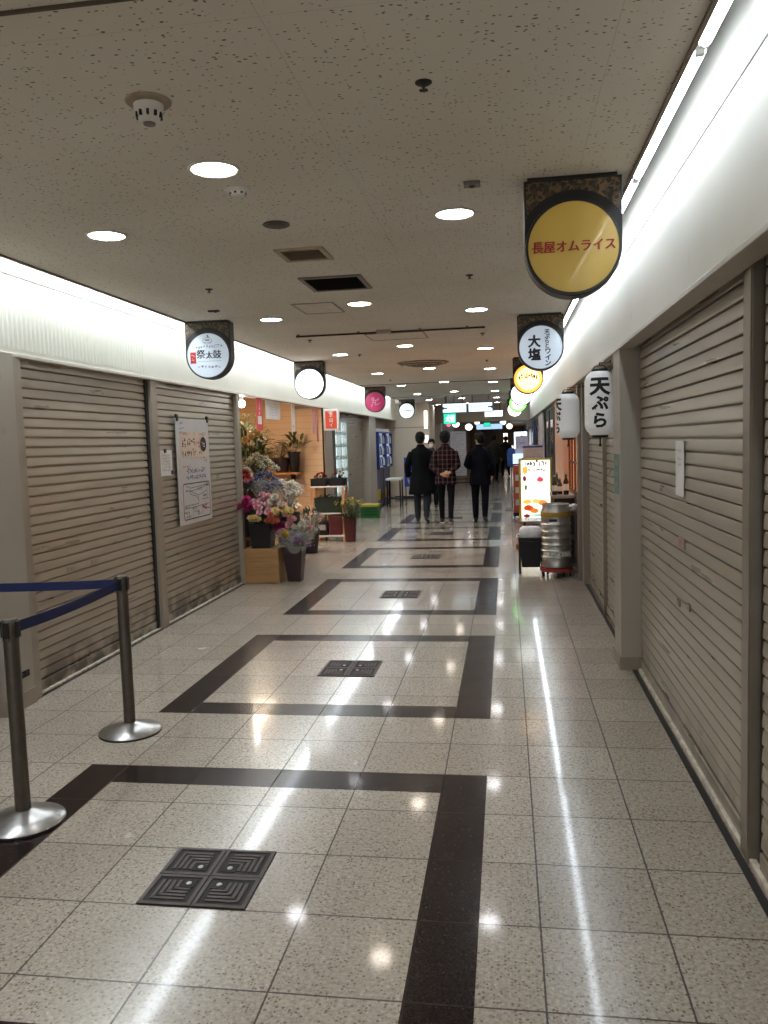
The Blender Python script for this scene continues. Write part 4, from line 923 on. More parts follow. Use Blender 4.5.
for i, z in enumerate((.63, .856, 1.086, 1.316, 1.546, 1.776)):
    for j, yy in enumerate((-.42, -.18, .18, .42)):
        c = [srgb(180, 120, 70), srgb(200, 190, 150), srgb(150, 60, 40), srgb(90, 130, 70)][(i * 3 + j) % 4]
        d = thing('sample_dish', '%s sample dish on the %s shelf of the lit display case' % (['far left', 'left', 'right', 'far right'][j], ordn[i]), 'dish', (-3.205, 13.02 + yy, z), group='food samples in the lit display case')
        MB().lathe([(.02, 0), (.035, .012), (.042, .03), (.038, .03), (.03, .014)], 20, capped=True).build('bowl', M['whitep'], d, smooth=40); MB().ball((0, 0, .03), .032, .032, .026).build('food', pm('food %d' % ((i * 3 + j) % 4), c, .5, 0, .3, 60), d, smooth=True)
# vending machines
def vending(label, y):
    t = thing('vending_machine', label, 'vending machine', (-3.30, y, 0), group='blue vending machines')
    bm_ = pm('vending blue', srgb(18, 36, 104), .35); MB().box(-.12, .13, -.56, .56, .06, 1.86).build('cabinet', bm_, t, bevel=.012)
    MB().box(-.1, .11, -.54, .54, 0, .06).build('kick_plate', M['black'], t); MB().box(-.12, .14, -.56, .56, 1.86, 1.94).build('top_cap', M['whitep'], t, bevel=.01)
    w = MB().box(.128, .138, -.50, .50, .98, 1.82).build('display_window', em('vending window', (.45, .62, .9, 1), .6), t)
    f = MB().box(.12, .215, -.56, -.49, .95, 1.86).box(.12, .215, .49, .56, .95, 1.86).box(.12, .215, -.49, .49, 1.82, 1.86).box(.12, .215, -.49, .49, .95, .99); f.build('window_frame', bm_, t, bevel=.006)
    for r_ in range(3): MB().box(.138, .205, -.49, .49, 1.02 + r_ * .27, 1.035 + r_ * .27).build('shelf_bar', M['grey'], t)
    for r_ in range(3):
        for k in range(6):
            c = [srgb(230, 230, 232), srgb(60, 130, 190), srgb(200, 200, 210), srgb(30, 60, 120), srgb(225, 225, 230)][(r_ + k) % 5]
            MB().lathe([(.03, 0), (.034, .01), (.034, .13), (.018, .17), (.018, .20), (.014, .2)], 14).build('bottle', pm('bottle %d' % ((r_ + k) % 5), c, .3), t, loc=(.172, -.40 + k * .16, 1.035 + r_ * .27), smooth=40)
    MB().box(.128, .145, -.45, -.05, .2, .46).build('notice_panel', pm('vending yellow', srgb(214, 180, 50), .5), t); MB().box(.128, .142, .05, .5, .16, .34).build('pickup_flap', M['black'], t, bevel=.004); MB().box(.128, .142, .3, .46, .58, .9).build('coin_panel', M['grey'], t, bevel=.004)
vending('nearer blue vending machine against the left wall', 17.75); vending('farther blue vending machine beside the beige wall', 18.95)
struct('wall_end_left', MB().box(-9, -2.18, 20.6, 22.3, 0, 2.67), M['pillar_light'], 'beige end wall block beyond the vending machines', 'wall')
struct('trim_20', MB().box(-3.2, -2.17, 20.585, 20.6, 1.98, 2.0), M['pillar_dark'], 'thin dado line across the beige end wall', 'trim')
struct('baseboard_end', MB().box(-3.2, -2.17, 20.58, 20.6, 0, .08), M['gutter'], 'dark skirting of the beige end wall', 'baseboard')
t = thing('small_table', 'small white-topped table in front of the beige end wall', 'table', (-2.83, 17.9, 0))
MB().box(-.19, .19, -.25, .25, .66, .71).build('tabletop', M['white'], t, bevel=.006)
for (x, yy) in ((-.16, -.21), (.16, -.21), (-.16, .21), (.16, .21)): MB().box(-.018, .018, -.018, .018, 0, .66).build('leg', M['blackm'], t, loc=(x, yy, 0))
MB().box(-.16, .16, -.21, .21, .2, .22).build('lower_shelf', M['blackm'], t)
t = thing('standing_sign', 'blue standing panel with a yellow corner behind the small table', 'sign', (-2.52, 18.6, 0))
MB().box(-.15, .15, -.02, .02, .45, 1.2).build('panel', pm('blue panel', srgb(24, 70, 170), .4), t, bevel=.006); mb = MB(); rect(mb, .07, 1.10, .12, .16, 0, at=(0, -.0215, 0)); mb.build('yellow_label', pm('label yellow', srgb(230, 200, 60), .5), t)
mb = MB(); scribble(mb, .2, .04, 5, (0, -.0215, .85), seed=140); scribble(mb, .2, .03, 6, (0, -.0215, .7), seed=141); mb.build('small_print', M['white'], t)
for x in (-.12, .12): MB().box(-.012, .012, -.012, .012, 0, .45).build('leg', M['blackm'], t, loc=(x, 0, 0)); MB().box(-.015, .015, -.15, .15, 0, .02).build('foot', M['blackm'], t, loc=(x, 0, 0))
t = thing('wall_lamp', 'narrow lit white strip sign on the edge of the beige end wall', 'sign', (-2.27, 20.55, 2.18)); MB().box(-.045, .045, -.03, .03, -.24, .26).build('diffuser', em('strip glow', (1, .92, .82, 1), 2.2), t, bevel=.004); MB().box(-.05, .05, .03, .05, -.25, .27).build('housing', M['grey'], t)
t = thing('wall_lamp', 'small lit white plate below the strip sign on the beige wall', 'sign', (-2.27, 20.56, 1.66)); MB().box(-.06, .06, -.02, .02, -.1, .1).build('diffuser', em('plate glow', (1, .95, .9, 1), 1.2), t, bevel=.004); MB().box(-.065, .065, .02, .04, -.105, .105).build('housing', M['grey'], t)

# ------------------------------------------------------------------ right side: keg, bin, menu board and the shops behind
t = thing('beer_keg', 'tall steel beer keg with ribs, standing on a red dolly by the right pillar', 'keg', (.465, 7.32, .105))
prof = [(.10, 0), (.150, 0), (.166, .012), (.168, .05), (.160, .07)]
for z in (.13, .20, .27, .345, .42, .50): prof += [(.164, z - .022), (.168, z - .010), (.174, z), (.168, z + .010), (.164, z + .022)]
prof += [(.164, .56), (.166, .575), (.168, .60), (.168, .625), (.160, .66), (.150, .69), (.152, .715), (.150, .73), (.142, .73), (.138, .70), (.10, .685), (.03, .68)]
MB().lathe(prof, 48).build('shell', pm('keg steel', srgb(196, 196, 196), .32, 1.0, .15, 12), t, smooth=40)
MB().lathe([(.1695, .585), (.1705, .59), (.1705, .635), (.1695, .64)], 48, capped=False).build('yellow_band', pm('keg yellow', srgb(168, 132, 48), .5), t, smooth=40)
def bent(mb_w, h, z, a0, r, n=24):
    vs = []
    for k in range(n + 1):
        a = a0 - mb_w / 2 + mb_w * k / n; vs += [(r * math.cos(a), r * math.sin(a), z - h / 2), (r * math.cos(a), r * math.sin(a), z + h / 2)]
    return MB().add(vs, [(2 * k, 2 * k + 2, 2 * k + 3, 2 * k + 1) for k in range(n)])
bent(1.9, .055, .165, -PI / 2, .1755).build('label_band', pm('keg label', srgb(206, 206, 204), .5), t, smooth=True)
mb = MB(); scribble(mb, .2, .035, 5, (0, 0, 0), seed=150); o2 = MB(); o2.add([(.1765 * math.cos(-PI / 2 + v[0] / .1765), .1765 * math.sin(-PI / 2 + v[0] / .1765), .165 + v[2]) for v in mb.v], mb.f); o2.build('label_print', M['ink'], t, recalc=False)
bent(.55, .03, .55, -PI / 2 - .25, .1655).build('hand_hole', M['black'], t, smooth=True)
MB().lathe([(.035, .68), (.04, .69), (.036, .72), (.02, .725)], 24).build('valve', M['steel'], t, smooth=40)
d = thing('keg_dolly', 'low red wheeled dolly under the steel keg', 'dolly', (.465, 7.32, 0))
MB().lathe([(.15, .062), (.185, .066), (.188, .10), (.165, .104), (.15, .10)], 40).build('ring', pm('dolly red', srgb(150, 50, 52), .45), d, smooth=40)
for k in range(5):
    a = 2 * PI * k / 5 - .3; c = MB().box(-.012, .012, -.02, .02, .045, .066).build('caster', M['grey'], d, loc=(.155 * math.cos(a), .155 * math.sin(a), 0)); 
    MB().lathe([(.03, -.011), (.03, .011)], 24, m=Matrix.Translation((0, 0, .030)) @ Matrix.Rotation(PI / 2, 4, 'Y')).build('wheel', M['black'], c, smooth=40)
t = thing('trash_bin', 'black bin with orange side grips on a thin-legged stand beside the keg', 'bin', (.185, 7.62, 0))
MB().lathe([(.15, .07), (.19, .36), (.20, .37), (.20, .39), (.18, .39), (.145, .09)], 4, rot=PI / 4).build('vessel', blk, t, bevel=.008)
for s in (-1, 1): MB().box(-.025, .025, -.10, .10, .28, .345).build('grip', pm('orange grip', srgb(170, 96, 34), .5), t, loc=(s * .148, 0, 0), bevel=.006)
MB().box(-.145, .15, -.15, .14, .40, .425).build('stand_top', M['black'], t, bevel=.004)
for (x, yy) in ((-.13, -.135), (.135, -.135), (-.13, .125), (.135, .125)): MB().box(-.012, .012, -.012, .012, 0, .40).build('leg', M['black'], t, loc=(x, yy, 0))
t = thing('plastic_bag', 'folded white plastic bag lying on top of the black bin stand', 'bag', (.185, 7.6, .427))
mb = MB(); n = 26; vs = []
rnd = random.Random(4)
for i, (u, r0) in enumerate([(0, .92), (.25, 1.0), (.6, .98), (.85, .9), (1, .75)]):
    for k in range(n):
        a = 2 * PI * k / n; c, s = math.cos(a), math.sin(a); q = 1 / max(abs(c), abs(s)) ** .75; w = 1 + rnd.uniform(-.05, .05)
        vs.append((.135 * r0 * q * c * w, .12 * r0 * q * s * w, .115 * u + rnd.uniform(-.006, .006) * (0 < i)))
fs = [(i * n + k, i * n + (k + 1) % n, (i + 1) * n + (k + 1) % n, (i + 1) * n + k) for i in range(4) for k in range(n)] + [tuple(range(n))[::-1], tuple(4 * n + k for k in range(n))]
mb.add(vs, fs).build('folded_bag', pm('white bag', srgb(240, 238, 242), .5), t, smooth=50); MB().tube([(-.12, -.1, .02), (-.165, -.1, .0), (-.16, -.06, .03), (-.12, -.03, .05)], .008, 6).build('bag_handle', pm('white bag', srgb(240, 238, 242), .5), t, smooth=True)
# counter behind the keg
t = thing('side_counter', 'narrow dark counter behind the keg holding bottles', 'counter', (.60, 8.35, 0))
MB().box(-.13, .13, -.35, .35, .84, .88).build('worktop', pm('counter top', srgb(150, 140, 130), .4), t, bevel=.005); MB().box(-.11, .13, -.33, .33, .05, .84).build('body', M['dark'], t); MB().box(-.09, .13, -.31, .31, 0, .05).build('kick_plate', M['black'], t)
for k, (x, yy, h, c, lab) in enumerate([(.50, 8.1, .24, srgb(28, 20, 16), 'dark bottle at the left front of the counter behind the keg'), (.57, 8.2, .20, srgb(60, 30, 20), 'short brown bottle in the middle of the counter'), (.64, 8.1, .27, srgb(20, 24, 22), 'tall dark bottle at the right of the counter'), (.55, 8.45, .26, srgb(34, 60, 60), 'greenish bottle farther back on the counter')]):
    b = thing('bottle', lab, 'bottle', (x, yy, .88), group='bottles on the counter'); MB().lathe([(.028, 0), (.032, .008), (.032, h * .6), (.013, h * .78), (.012, h * .95), (.014, h * .95), (.014, h)], 20).build('vessel', pm('bottle glass %d' % k, c, .15), b, smooth=40); MB().lathe([(.0145, h * .93), (.0145, h + .004)], 16).build('cap', M['steel'], b, smooth=40); MB().lathe([(.0325, h * .2), (.0325, h * .5)], 20, capped=False).build('label_band', M['white'], b, smooth=40)
t = thing('folded_cloth', 'crumpled white cloth on the low shelf right of the keg', 'cloth', (.665, 7.60, .70)); mb = MB()
for k in range(6): mb.ball((rnd.uniform(-.03, .03), rnd.uniform(-.06, .06), .03 + .01 * k), .045, .06, .032, 14, 8)
mb.build('cloth_folds', M['white'], t, smooth=True)
t = thing('low_shelf', 'grey low metal shelf unit right of the keg', 'shelf', (.665, 7.62, 0))
for z in (.12, .42, .70): MB().box(-.05, .05, -.14, .14, z - .02, z).build('shelf_board', M['steeld'], t)
for (x, yy) in ((-.045, -.13), (.045, -.13), (-.045, .13), (.045, .13)): MB().box(-.006, .006, -.006, .006, 0, .70).build('upright', M['steeld'], t, loc=(x, yy, 0))
# lit menu board
t = thing('menu_board', 'bright lit menu board with food pictures in a yellow frame, standing by the right shops', 'sign', (.42, 12.5, 0))
MB().box(-.29, .29, -.05, .06, .10, 1.235).build('case', pm('yellow case', srgb(196, 168, 74), .4), t, bevel=.01)
MB().box(-.25, .25, -.056, -.048, .19, 1.20).build('lit_face', em('menu glow', (1, .97, .82, 1), 1.25), t)
mb = MB(); scribble(mb, .40, .085, 8, (0, -.058, 1.135), seed=160, th=.3); scribble(mb, .40, .05, 9, (0, -.058, .155), seed=163); scribble(mb, .3, .05, 7, (.02, -.058, 1.03), seed=161, th=.26); scribble(mb, .3, .03, 9, (.0, -.058, .83), seed=162); scribble(mb, .2, .03, 6, (-.1, -.058, .74), seed=165); mb.build('lettering', M['ink'], t)
MB().box(-.25, .25, -.055, -.049, .125, .185).build('bottom_strip', em('strip white', (.9, .93, 1, 1), .6), t)
foods = [(-.13, .36, .085, .05, (200, 70, 30)), (-.03, .31, .07, .045, (216, 120, 40)), (.12, .45, .08, .05, (226, 150, 70)), (.19, .40, .06, .05, (190, 60, 40)), (.13, .30, .09, .055, (240, 235, 225)), (-.15, .47, .08, .04, (232, 190, 80)), (.0, .48, .07, .04, (238, 200, 110)), (.08, .86, .055, .045, (214, 70, 90)), (-.19, .88, .03, .05, (110, 40, 70)), (-.17, .72, .02, .05, (60, 110, 60)), (-.18, 1.03, .05, .07, (232, 180, 90)), (.04, .23, .15, .02, (150, 200, 190)), (-.16, .22, .06, .03, (120, 40, 20)), (.2, .23, .05, .03, (240, 240, 238))]
for k, (x, z, a, b, c) in enumerate(foods):
    mb = MB(); m = Matrix.Translation((x, -.0575 - .0002 * k, z)) @ FRONT; N = 18
    mb.add([(a * math.cos(2 * PI * j / N) * (1 + .15 * math.sin(3 * j + k)), b * math.sin(2 * PI * j / N) * (1 + .12 * math.cos(5 * j + k)), 0) for j in range(N)], [tuple(range(N))], m)
    cc = srgb(*c); mb.build('food_picture', em('menu picture %d' % k, cc, .95), t)
for x in (-.2, .2): MB().box(-.03, .03, -.16, .16, .02, .04).box(-.02, .02, -.04, .04, .03, .11).build('foot', M['blackm'], t, loc=(x, 0, 0), bevel=.004)
for x in (-.2, .2):
    for yy in (-.14, .14): MB().lathe([(.018, -.01), (.018, .01)], 16, m=Matrix.Translation((x, yy, .02)) @ Matrix.Rotation(PI / 2, 4, 'Y')).build('wheel', M['black'], t, smooth=40)
t = thing('notice_stand', 'pinkish notice board on a thin post just behind the lit menu board', 'sign', (.40, 13.1, 0))
MB().box(-.175, .175, -.01, .01, 1.20, 1.46).build('board', pm('pinkish board', srgb(216, 190, 186), .6), t, bevel=.004); MB().box(-.175, .175, -.013, -.009, 1.415, 1.445).build('blue_header', M['blue'], t)
mb = MB()
for k in range(4): scribble(mb, .28, .025, 9, (0, -.0115, 1.37 - .04 * k), seed=170 + k)
mb.build('small_print', pm('brown print', srgb(170, 110, 100), .6), t); MB().lathe([(.012, .02), (.012, 1.22)], 14).build('post', M['steeld'], t, smooth=40, loc=(0, .02, 0)); MB().lathe([(.14, 0), (.14, .012), (.04, .03), (.012, .034)], 32).build('base', M['blackm'], t, smooth=40, loc=(0, .02, 0))
t = thing('display_stand', 'orange-red standing board with a pale blue lit top, left of the menu board', 'sign', (.24, 14.6, 0))
MB().box(-.19, .17, -.06, .06, .10, 1.05).build('body', pm('orange red board', srgb(206, 92, 64), .45), t, bevel=.01); MB().box(-.19, .19, -.065, .06, 1.06, 1.28).build('lit_top', em('pale blue glow', (.62, .82, 1, 1), 1.1), t, bevel=.006)
mb = MB()
for k in range(3): rect(mb, -.10, .3 + .25 * k, .1, .12, 0, at=(0, -.0615, 0))
mb.build('white_patch', M['white'], t); mb = MB(); scribble(mb, .26, .06, 5, (0, -.0665, 1.17), seed=180); mb.build('lettering', M['blue'], t); MB().box(-.19, .19, -.067, -.06, 1.055, 1.085).build('blue_edge', M['blue'], t)
MB().box(-.2, .18, -.15, .15, .03, .10).build('base', M['blackm'], t, bevel=.006)
for (x, yy) in ((-.17, -.12), (.15, -.12), (-.17, .12), (.15, .12)): MB().lathe([(.028, -.012), (.028, .012)], 18, m=Matrix.Translation((x, yy, .028)) @ Matrix.Rotation(PI / 2, 4, 'Y')).build('wheel', M['black'], t, smooth=40)
t = thing('notice_card', 'pale lilac card standing on top of the orange-red board', 'notice', (.23, 14.6, 1.282))
MB().box(-.13, .13, -.006, .006, .0, .36).build('card', pm('lilac card', srgb(206, 198, 220), .6), t); mb = MB(); scribble(mb, .2, .04, 5, (0, -.0075, .22), seed=183); scribble(mb, .2, .03, 6, (0, -.0075, .13), seed=184); mb.build('small_print', M['blue'], t)
t = thing('flag_banner', 'rounded blue banner on a short pole left of the orange-red board', 'banner', (.03, 16.2, 0))
MB().prism([(-.09, .98), (.09, .98), (.1, 1.3), (.07, 1.37), (0, 1.39), (-.07, 1.36), (-.1, 1.28)], 'y', -.04, .04).build('banner', pm('blue banner', srgb(40, 84, 160), .6), t, bevel=.02); MB().lathe([(.012, .02), (.012, 1.1)], 14).build('pole', M['steeld'], t, smooth=40); MB().lathe([(.15, 0), (.15, .015), (.03, .04), (.012, .045)], 32).build('base', M['grey'], t, smooth=40)
# right wall beyond the keg
struct('wall_right_shop', MB().box(.78, 1.1, 7.16, 9.35, 0, .88).box(.78, 1.1, 7.16, 9.35, 2.0, 2.3).box(.78, 1.1, 7.16, 7.5, .88, 2.0), M['pillar_dark'], 'wall around the lit window of the right restaurant', 'wall')
wi = struct('window_1', MB().box(.79, .80, 7.5, 9.3, .88, 2.0), em('lit orange window', (1, .47, .20, 1), .75), 'lit orange window of the right restaurant', 'window')
f = MB()
for yy in (7.5, 7.95, 8.4, 8.85, 9.27): f.box(.762, .79, yy, yy + .03, .88, 2.0)
for z in (.88, 1.25, 1.62, 1.97): f.box(.765, .79, 7.5, 9.3, z, z + .025)
f.build('window_frame', m_wood('dark window wood', srgb(86, 40, 26), srgb(116, 60, 40), 2), wi)
struct('wall_right_peach', MB().box(.70, 1.0, 9.35, 11.3, 0, 2.18), pm('peach paint', srgb(222, 168, 136), .6, 0, .06, 3), 'plain peach wall panel beyond the lit window', 'wall')
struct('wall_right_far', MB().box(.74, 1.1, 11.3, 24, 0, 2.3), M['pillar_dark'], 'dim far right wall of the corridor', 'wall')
for k, (a, b) in enumerate([(11.9, 13.1), (13.5, 14.6), (18.0, 19.6), (22.1, 23.4)]):
    dd = struct('door_%d' % (k + 1), MB().box(.725, .74, a, b, 0, 2.1), M['dark'], '%s dark shop door on the far right wall' % ordn[k], 'door'); MB().box(.70, .725, a + .1, a + .13, .9, 1.3).build('door_handle', M['steeld'], dd); MB().box(.718, .725, a + .3, b - .2, 1.0, 1.9).build('door_glass', pm('dim door glass', srgb(64, 54, 48), .1), dd)
t = thing('hanging_cloth', 'tall pinkish white cloth panel hung on the far right wall', 'curtain', (.69, 16.2, 0)); MB().box(-.015, .015, -1.1, 1.1, .3, 2.1).build('cloth', pm('pinkish cloth', srgb(206, 190, 190), .7), t); MB().tube([(0, -1.15, 2.12), (0, 1.15, 2.12)], .015).build('rod', M['steeld'], t)
t = thing('hanging_cloth', 'narrow blue cloth banner hung farther along the right wall', 'curtain', (.68, 20.8, 0)); MB().box(-.015, .015, -.5, .5, .9, 2.05).build('cloth', pm('blue cloth', srgb(36, 60, 120), .7), t); MB().tube([(0, -.55, 2.07), (0, .55, 2.07)], .015).build('rod', M['steeld'], t)

# ------------------------------------------------------------------ lit hanging direction signs
def board(label, cx, y, z0, z1, w, mat, marks=None, drop=None, d=.09, top=H):
    t = thing('hanging_sign', label, 'sign', (cx, y, 0)); MB().box(-w / 2 - .012, w / 2 + .012, -d / 2, d / 2, z0 - .012, z1 + .012).build('case', M['blackm'], t, bevel=.004)
    MB().box(-w / 2, w / 2, -d / 2 - .004, -d / 2, z0, z1).build('lit_face', mat, t)
    for x in (-w * .35, w * .35): MB().tube([(x, 0, z1), (x, 0, top)], .012, 10).build('hanging_rod', M['steeld'], t)
    if marks: marks(t, -d / 2 - .0055, (z0 + z1) / 2)
    return t
bw = em('blue white glow', (.60, .82, 1, 1), 1.7)
def dirm(t, y, z):
    mb = MB(); s = t['flip']; scribble(mb, .3, .06, 6, (.03 * s, y, z + .03), seed=190 + int(s)); scribble(mb, .28, .03, 9, (.05 * s, y, z - .045), seed=193 + int(s)); rect(mb, -.22 * s, z, .09, .035, 0, at=(0, y, 0)); mb.add([(-.26 * s - .04 * s, y, z), (-.26 * s, y, z - .05), (-.26 * s, y, z + .05)], [(0, 1, 2)]); mb.build('lettering', M['blue'], t, recalc=False)
def dboard(label, cx, s):
    t = board(label, cx, 18, 2.275, 2.485, .57, bw); t['flip'] = s; dirm(t, -.0505, 2.38)
dboard('left half of the lit blue and white direction sign hung over the corridor', -1.31, 1.0); dboard('right half of the lit blue and white direction sign hung over the corridor', -.68, -1.0)
def exitm(t, y, z):
    mb = MB(); at = (0, y, 0)
    rect(mb, .07, z - .0, .09, .17, 0, at=at); mb.build('door_symbol', em('exit white', (1, 1, 1, 1), 1.2), t); mb = MB()
    mb.add([(-.03 + .022 * math.cos(2 * PI * k / 12), y - .001, z + .07 + .022 * math.sin(2 * PI * k / 12)) for k in range(12)], [tuple(range(12))])
    line2(mb, [(-.03, .045), (-.045, -.02)], .035, (0, y - .001, z), FRONT); line2(mb, [(-.045, -.02), (-.01, -.05), (-.01, -.09)], .02, (0, y - .001, z), FRONT); line2(mb, [(-.045, -.02), (-.08, -.055), (-.115, -.05)], .02, (0, y - .001, z), FRONT); line2(mb, [(-.03, .04), (.005, .015), (.03, .03)], .016, (0, y - .001, z), FRONT); line2(mb, [(-.035, .04), (-.08, .02), (-.095, -.01)], .016, (0, y - .001, z), FRONT)
    mb.build('running_figure', em('exit white', (1, 1, 1, 1), 1.2), t, recalc=False)
board('green emergency exit sign with a running figure, below the direction sign', -1.44, 18.15, 2.0, 2.255, .30, em('exit green', (.02, .62, .36, 1), 1.4), exitm)
board('small lit blank white sign right of the direction sign', -.42, 22, 2.245, 2.42, .52, em('white board glow', (.85, .95, 1, 1), 1.5))
board('farther lit pale blue sign hung beyond the bulkhead', -.65, 27, 1.95, 2.13, .90, em('pale blue board', (.45, .72, 1, 1), 1.0), top=2.35)
board('small green exit sign hung in front of the farther pale blue sign', -.72, 26.6, 2.05, 2.17, .22, em('exit green', (.02, .62, .36, 1), 1.4), top=2.35)
for k, (x, z, r, c, lab) in enumerate([(-1.84, 2.17, .13, (1, .95, .9), 'round white hanging lamp left of the notice board, beyond the bulkhead'), (-1.38, 2.05, .13, (1, 1, 1), 'low round white hanging lamp above the right edge of the notice board'), (-1.08, 2.20, .09, (1, .97, .92), 'small white hanging lamp left of the farther pale blue sign'), (-.17, 2.18, .10, (1, .96, .92), 'white hanging lamp right of the farther pale blue sign'), (.05, 2.03, .11, (1, .72, .6), 'reddish white hanging lamp at the far right'), (-2.1, 2.15, .07, (1, .12, .16), 'small red hanging lamp beside the green exit sign')]):
    t = thing('hanging_lamp', lab, 'lamp', (x, 27.2, z), group='hanging lamps beyond the bulkhead'); MB().ball((0, 0, 0), r, r, r * .9).build('globe', em('globe %d' % k, (*c, 1), 2.2), t, smooth=True); MB().tube([(0, 0, r * .85), (0, 0, 2.35 - z)], .006, 8).build('cord', M['black'], t)
# ------------------------------------------------------------------ beyond the bulkhead
struct('wall_bulkhead', MB().box(-9, 1.4, 24, 24.35, 2.16, 2.75), M['pillar_light'], 'beige bulkhead across the far corridor', 'bulkhead')
struct('ceiling_far', MB().box(-9, 4, 24.3, 52, 2.35, 2.42).box(-9, -2.18, 22.3, 24.1, 2.66, 2.75), pm('far ceiling', srgb(176, 164, 146), .8), 'lower dim ceiling beyond the bulkhead', 'ceiling')
struct('wall_far_left', MB().box(-2.75, -2.3, 26.8, 52, 0, 2.36), pm('brown wall', srgb(124, 102, 84), .5), 'dark brown wall at the far left', 'wall')
struct('wall_far_right', MB().box(1.05, 1.5, 24.0, 52, 0, 2.36), pm('brown wall', srgb(124, 102, 84), .5), 'dark brown wall at the far right', 'wall')
struct('wall_far_middle', MB().box(-1.25, -.2, 37, 37.3, 0, 2.36), pm('olive brown wall', srgb(84, 70, 54), .5), 'dark wall block in the far middle distance', 'wall')
struct('wall_end', MB().box(-9, 4, 52, 52.3, 0, 2.42), pm('tan wall', srgb(150, 124, 96), .6), 'tan end wall in the far distance', 'wall')
struct('wall_passage_left', MB().box(-9.2, -9, 20, 30, 0, 2.7).box(-9, -2.7, 29, 29.2, 0, 2.4), M['pillar'], 'pale wall of the side passage', 'wall')
struct('wall_end_pillar', MB().box(-2.35, -2.12, 24.0, 24.4, 0, 2.2), pm('pale pillar', srgb(196, 184, 168), .6), 'pale pillar at the far end of the side passage', 'pillar')
struct('trim_21', MB().box(.78, .95, 24.4, 34, 2.0, 2.34), M['cove'], 'white far fascia beyond the bulkhead', 'fascia')
struct('trim_22', MB().box(-2.2, 2, 50.0, 50.3, 0, .12), pm('pale step', srgb(220, 205, 180), .5), 'pale step at the far end of the floor', 'step')
t = thing('notice_board', 'tall white standing notice board with fine print behind the walking people', 'notice board', (-1.70, 26, 0))
MB().box(-.27, .27, -.02, .02, .38, 1.90).build('board', pm('white board', srgb(214, 214, 220), .5), t, bevel=.005)
mb = MB()
for k in range(20): scribble(mb, .42, .03, 16, (0, -.0215, 1.72 - k * .065), seed=210 + k)
mb.build('small_print', M['grey'], t); mb = MB(); scribble(mb, .3, .05, 8, (0, -.0215, 1.82), seed=209); mb.build('heading', M['red'], t)
for x in (-.25, .25): MB().tube([(x, 0, 0), (x, 0, .4)], .014).build('leg', M['steeld'], t, loc=(0, 0, 0))
for z in (.12, .25): MB().box(-.5, .5, -.02, .02, z, z + .03).build('cross_bar', M['black'], t)
farcol = [('shop_display', 'tall bright far shop display on the right', .62, 38, .6, .9, .3, 1.9, (.72, .86, 1, 1), 5.0), ('shop_display', 'small bright warm far shop display in the middle', -.10, 44, .22, .3, 1.1, 1.9, (1, .82, .62, 1), 3.0), ('shop_display', 'low glowing far shop counter', .05, 46, .6, .3, .5, 1.2, (1, .88, .74, 1), 1.2)]  # the tall panel is added to throw bright streaks along the floor
for (nm_, lab, x, yy, w, d_, z0, z1, c, p) in farcol:
    t = thing(nm_, lab, 'display', (x, yy, 0)); MB().box(-w / 2, w / 2, -.05, .2, z0, z1).build('lit_panel', em('far glow %s' % lab[:12], c, p), t); MB().box(-w / 2 - .03, w / 2 + .03, 0, .25, 0, z0).build('base', M['dark'], t); MB().box(-w / 2 - .03, w / 2 + .03, -.02, .25, z1, z1 + .05).build('top', M['dark'], t)
for k, (x, yy) in enumerate([(-3.6, 25.6), (-2.05, 24.85), (-1.4, 24.85), (-.2, 25.2), (-1.2, 28.0), (.3, 31), (-1.7, 32), (-.3, 34.5), (.5, 36.5), (.2, 42), (-.4, 46), (.4, 49)]): dup(DL, (x, yy, 2.35), 'added round downlight in the low far ceiling beyond the bulkhead, %s from the camera' % ordn[k], group='added downlights beyond the bulkhead')  # lights added to brighten the notice board and far floor

# ------------------------------------------------------------------ people
def solid(mb, voxel, name, mat, parent, smooth_it=4, disp=None):
    me = bpy.data.meshes.new(name); me.from_pydata(mb.v, [], mb.f)
    bm = bmesh.new(); bm.from_mesh(me); bmesh.ops.recalc_face_normals(bm, faces=bm.faces); bm.to_mesh(me); bm.free()
    o = bpy.data.objects.new(name, me); COL.objects.link(o)
    r = o.modifiers.new('r', 'REMESH'); r.mode = 'VOXEL'; r.voxel_size = voxel
    s = o.modifiers.new('s', 'SMOOTH'); s.iterations = smooth_it; s.factor = .5
    if disp:
        tx = bpy.data.textures.new(name, 'CLOUDS'); tx.noise_scale = disp[0]; d = o.modifiers.new('d', 'DISPLACE'); d.texture = tx; d.strength = disp[1]; d.mid_level = .5
    bpy.context.view_layer.update()
    n = bpy.data.meshes.new_from_object(o.evaluated_get(bpy.context.evaluated_depsgraph_get()))
    bpy.data.objects.remove(o); bpy.data.meshes.remove(me)
    n.materials.clear(); n.materials.append(mat); n.shade_smooth(); n.name = name
    o = bpy.data.objects.new(name, n); COL.objects.link(o); o.parent = parent; return o
V = Vector
def lerp(a, b, u): return V(a).lerp(V(b), u)
def limb(mb, a, b, c, ra, rb, rc, n=14):
    """two-segment limb with a soft joint"""
    a, b, c = V(a), V(b), V(c)
    mb.loft([(a, ra, ra), (lerp(a, b, .35), ra * 1.02, ra * 1.02), (lerp(a, b, .85), rb * 1.05, rb * 1.05), (b, rb, rb), (lerp(b, c, .2), rb * 1.04, rb * 1.06), (lerp(b, c, .45), rb * .98, rb * 1.02), (c, rc, rc)], n)
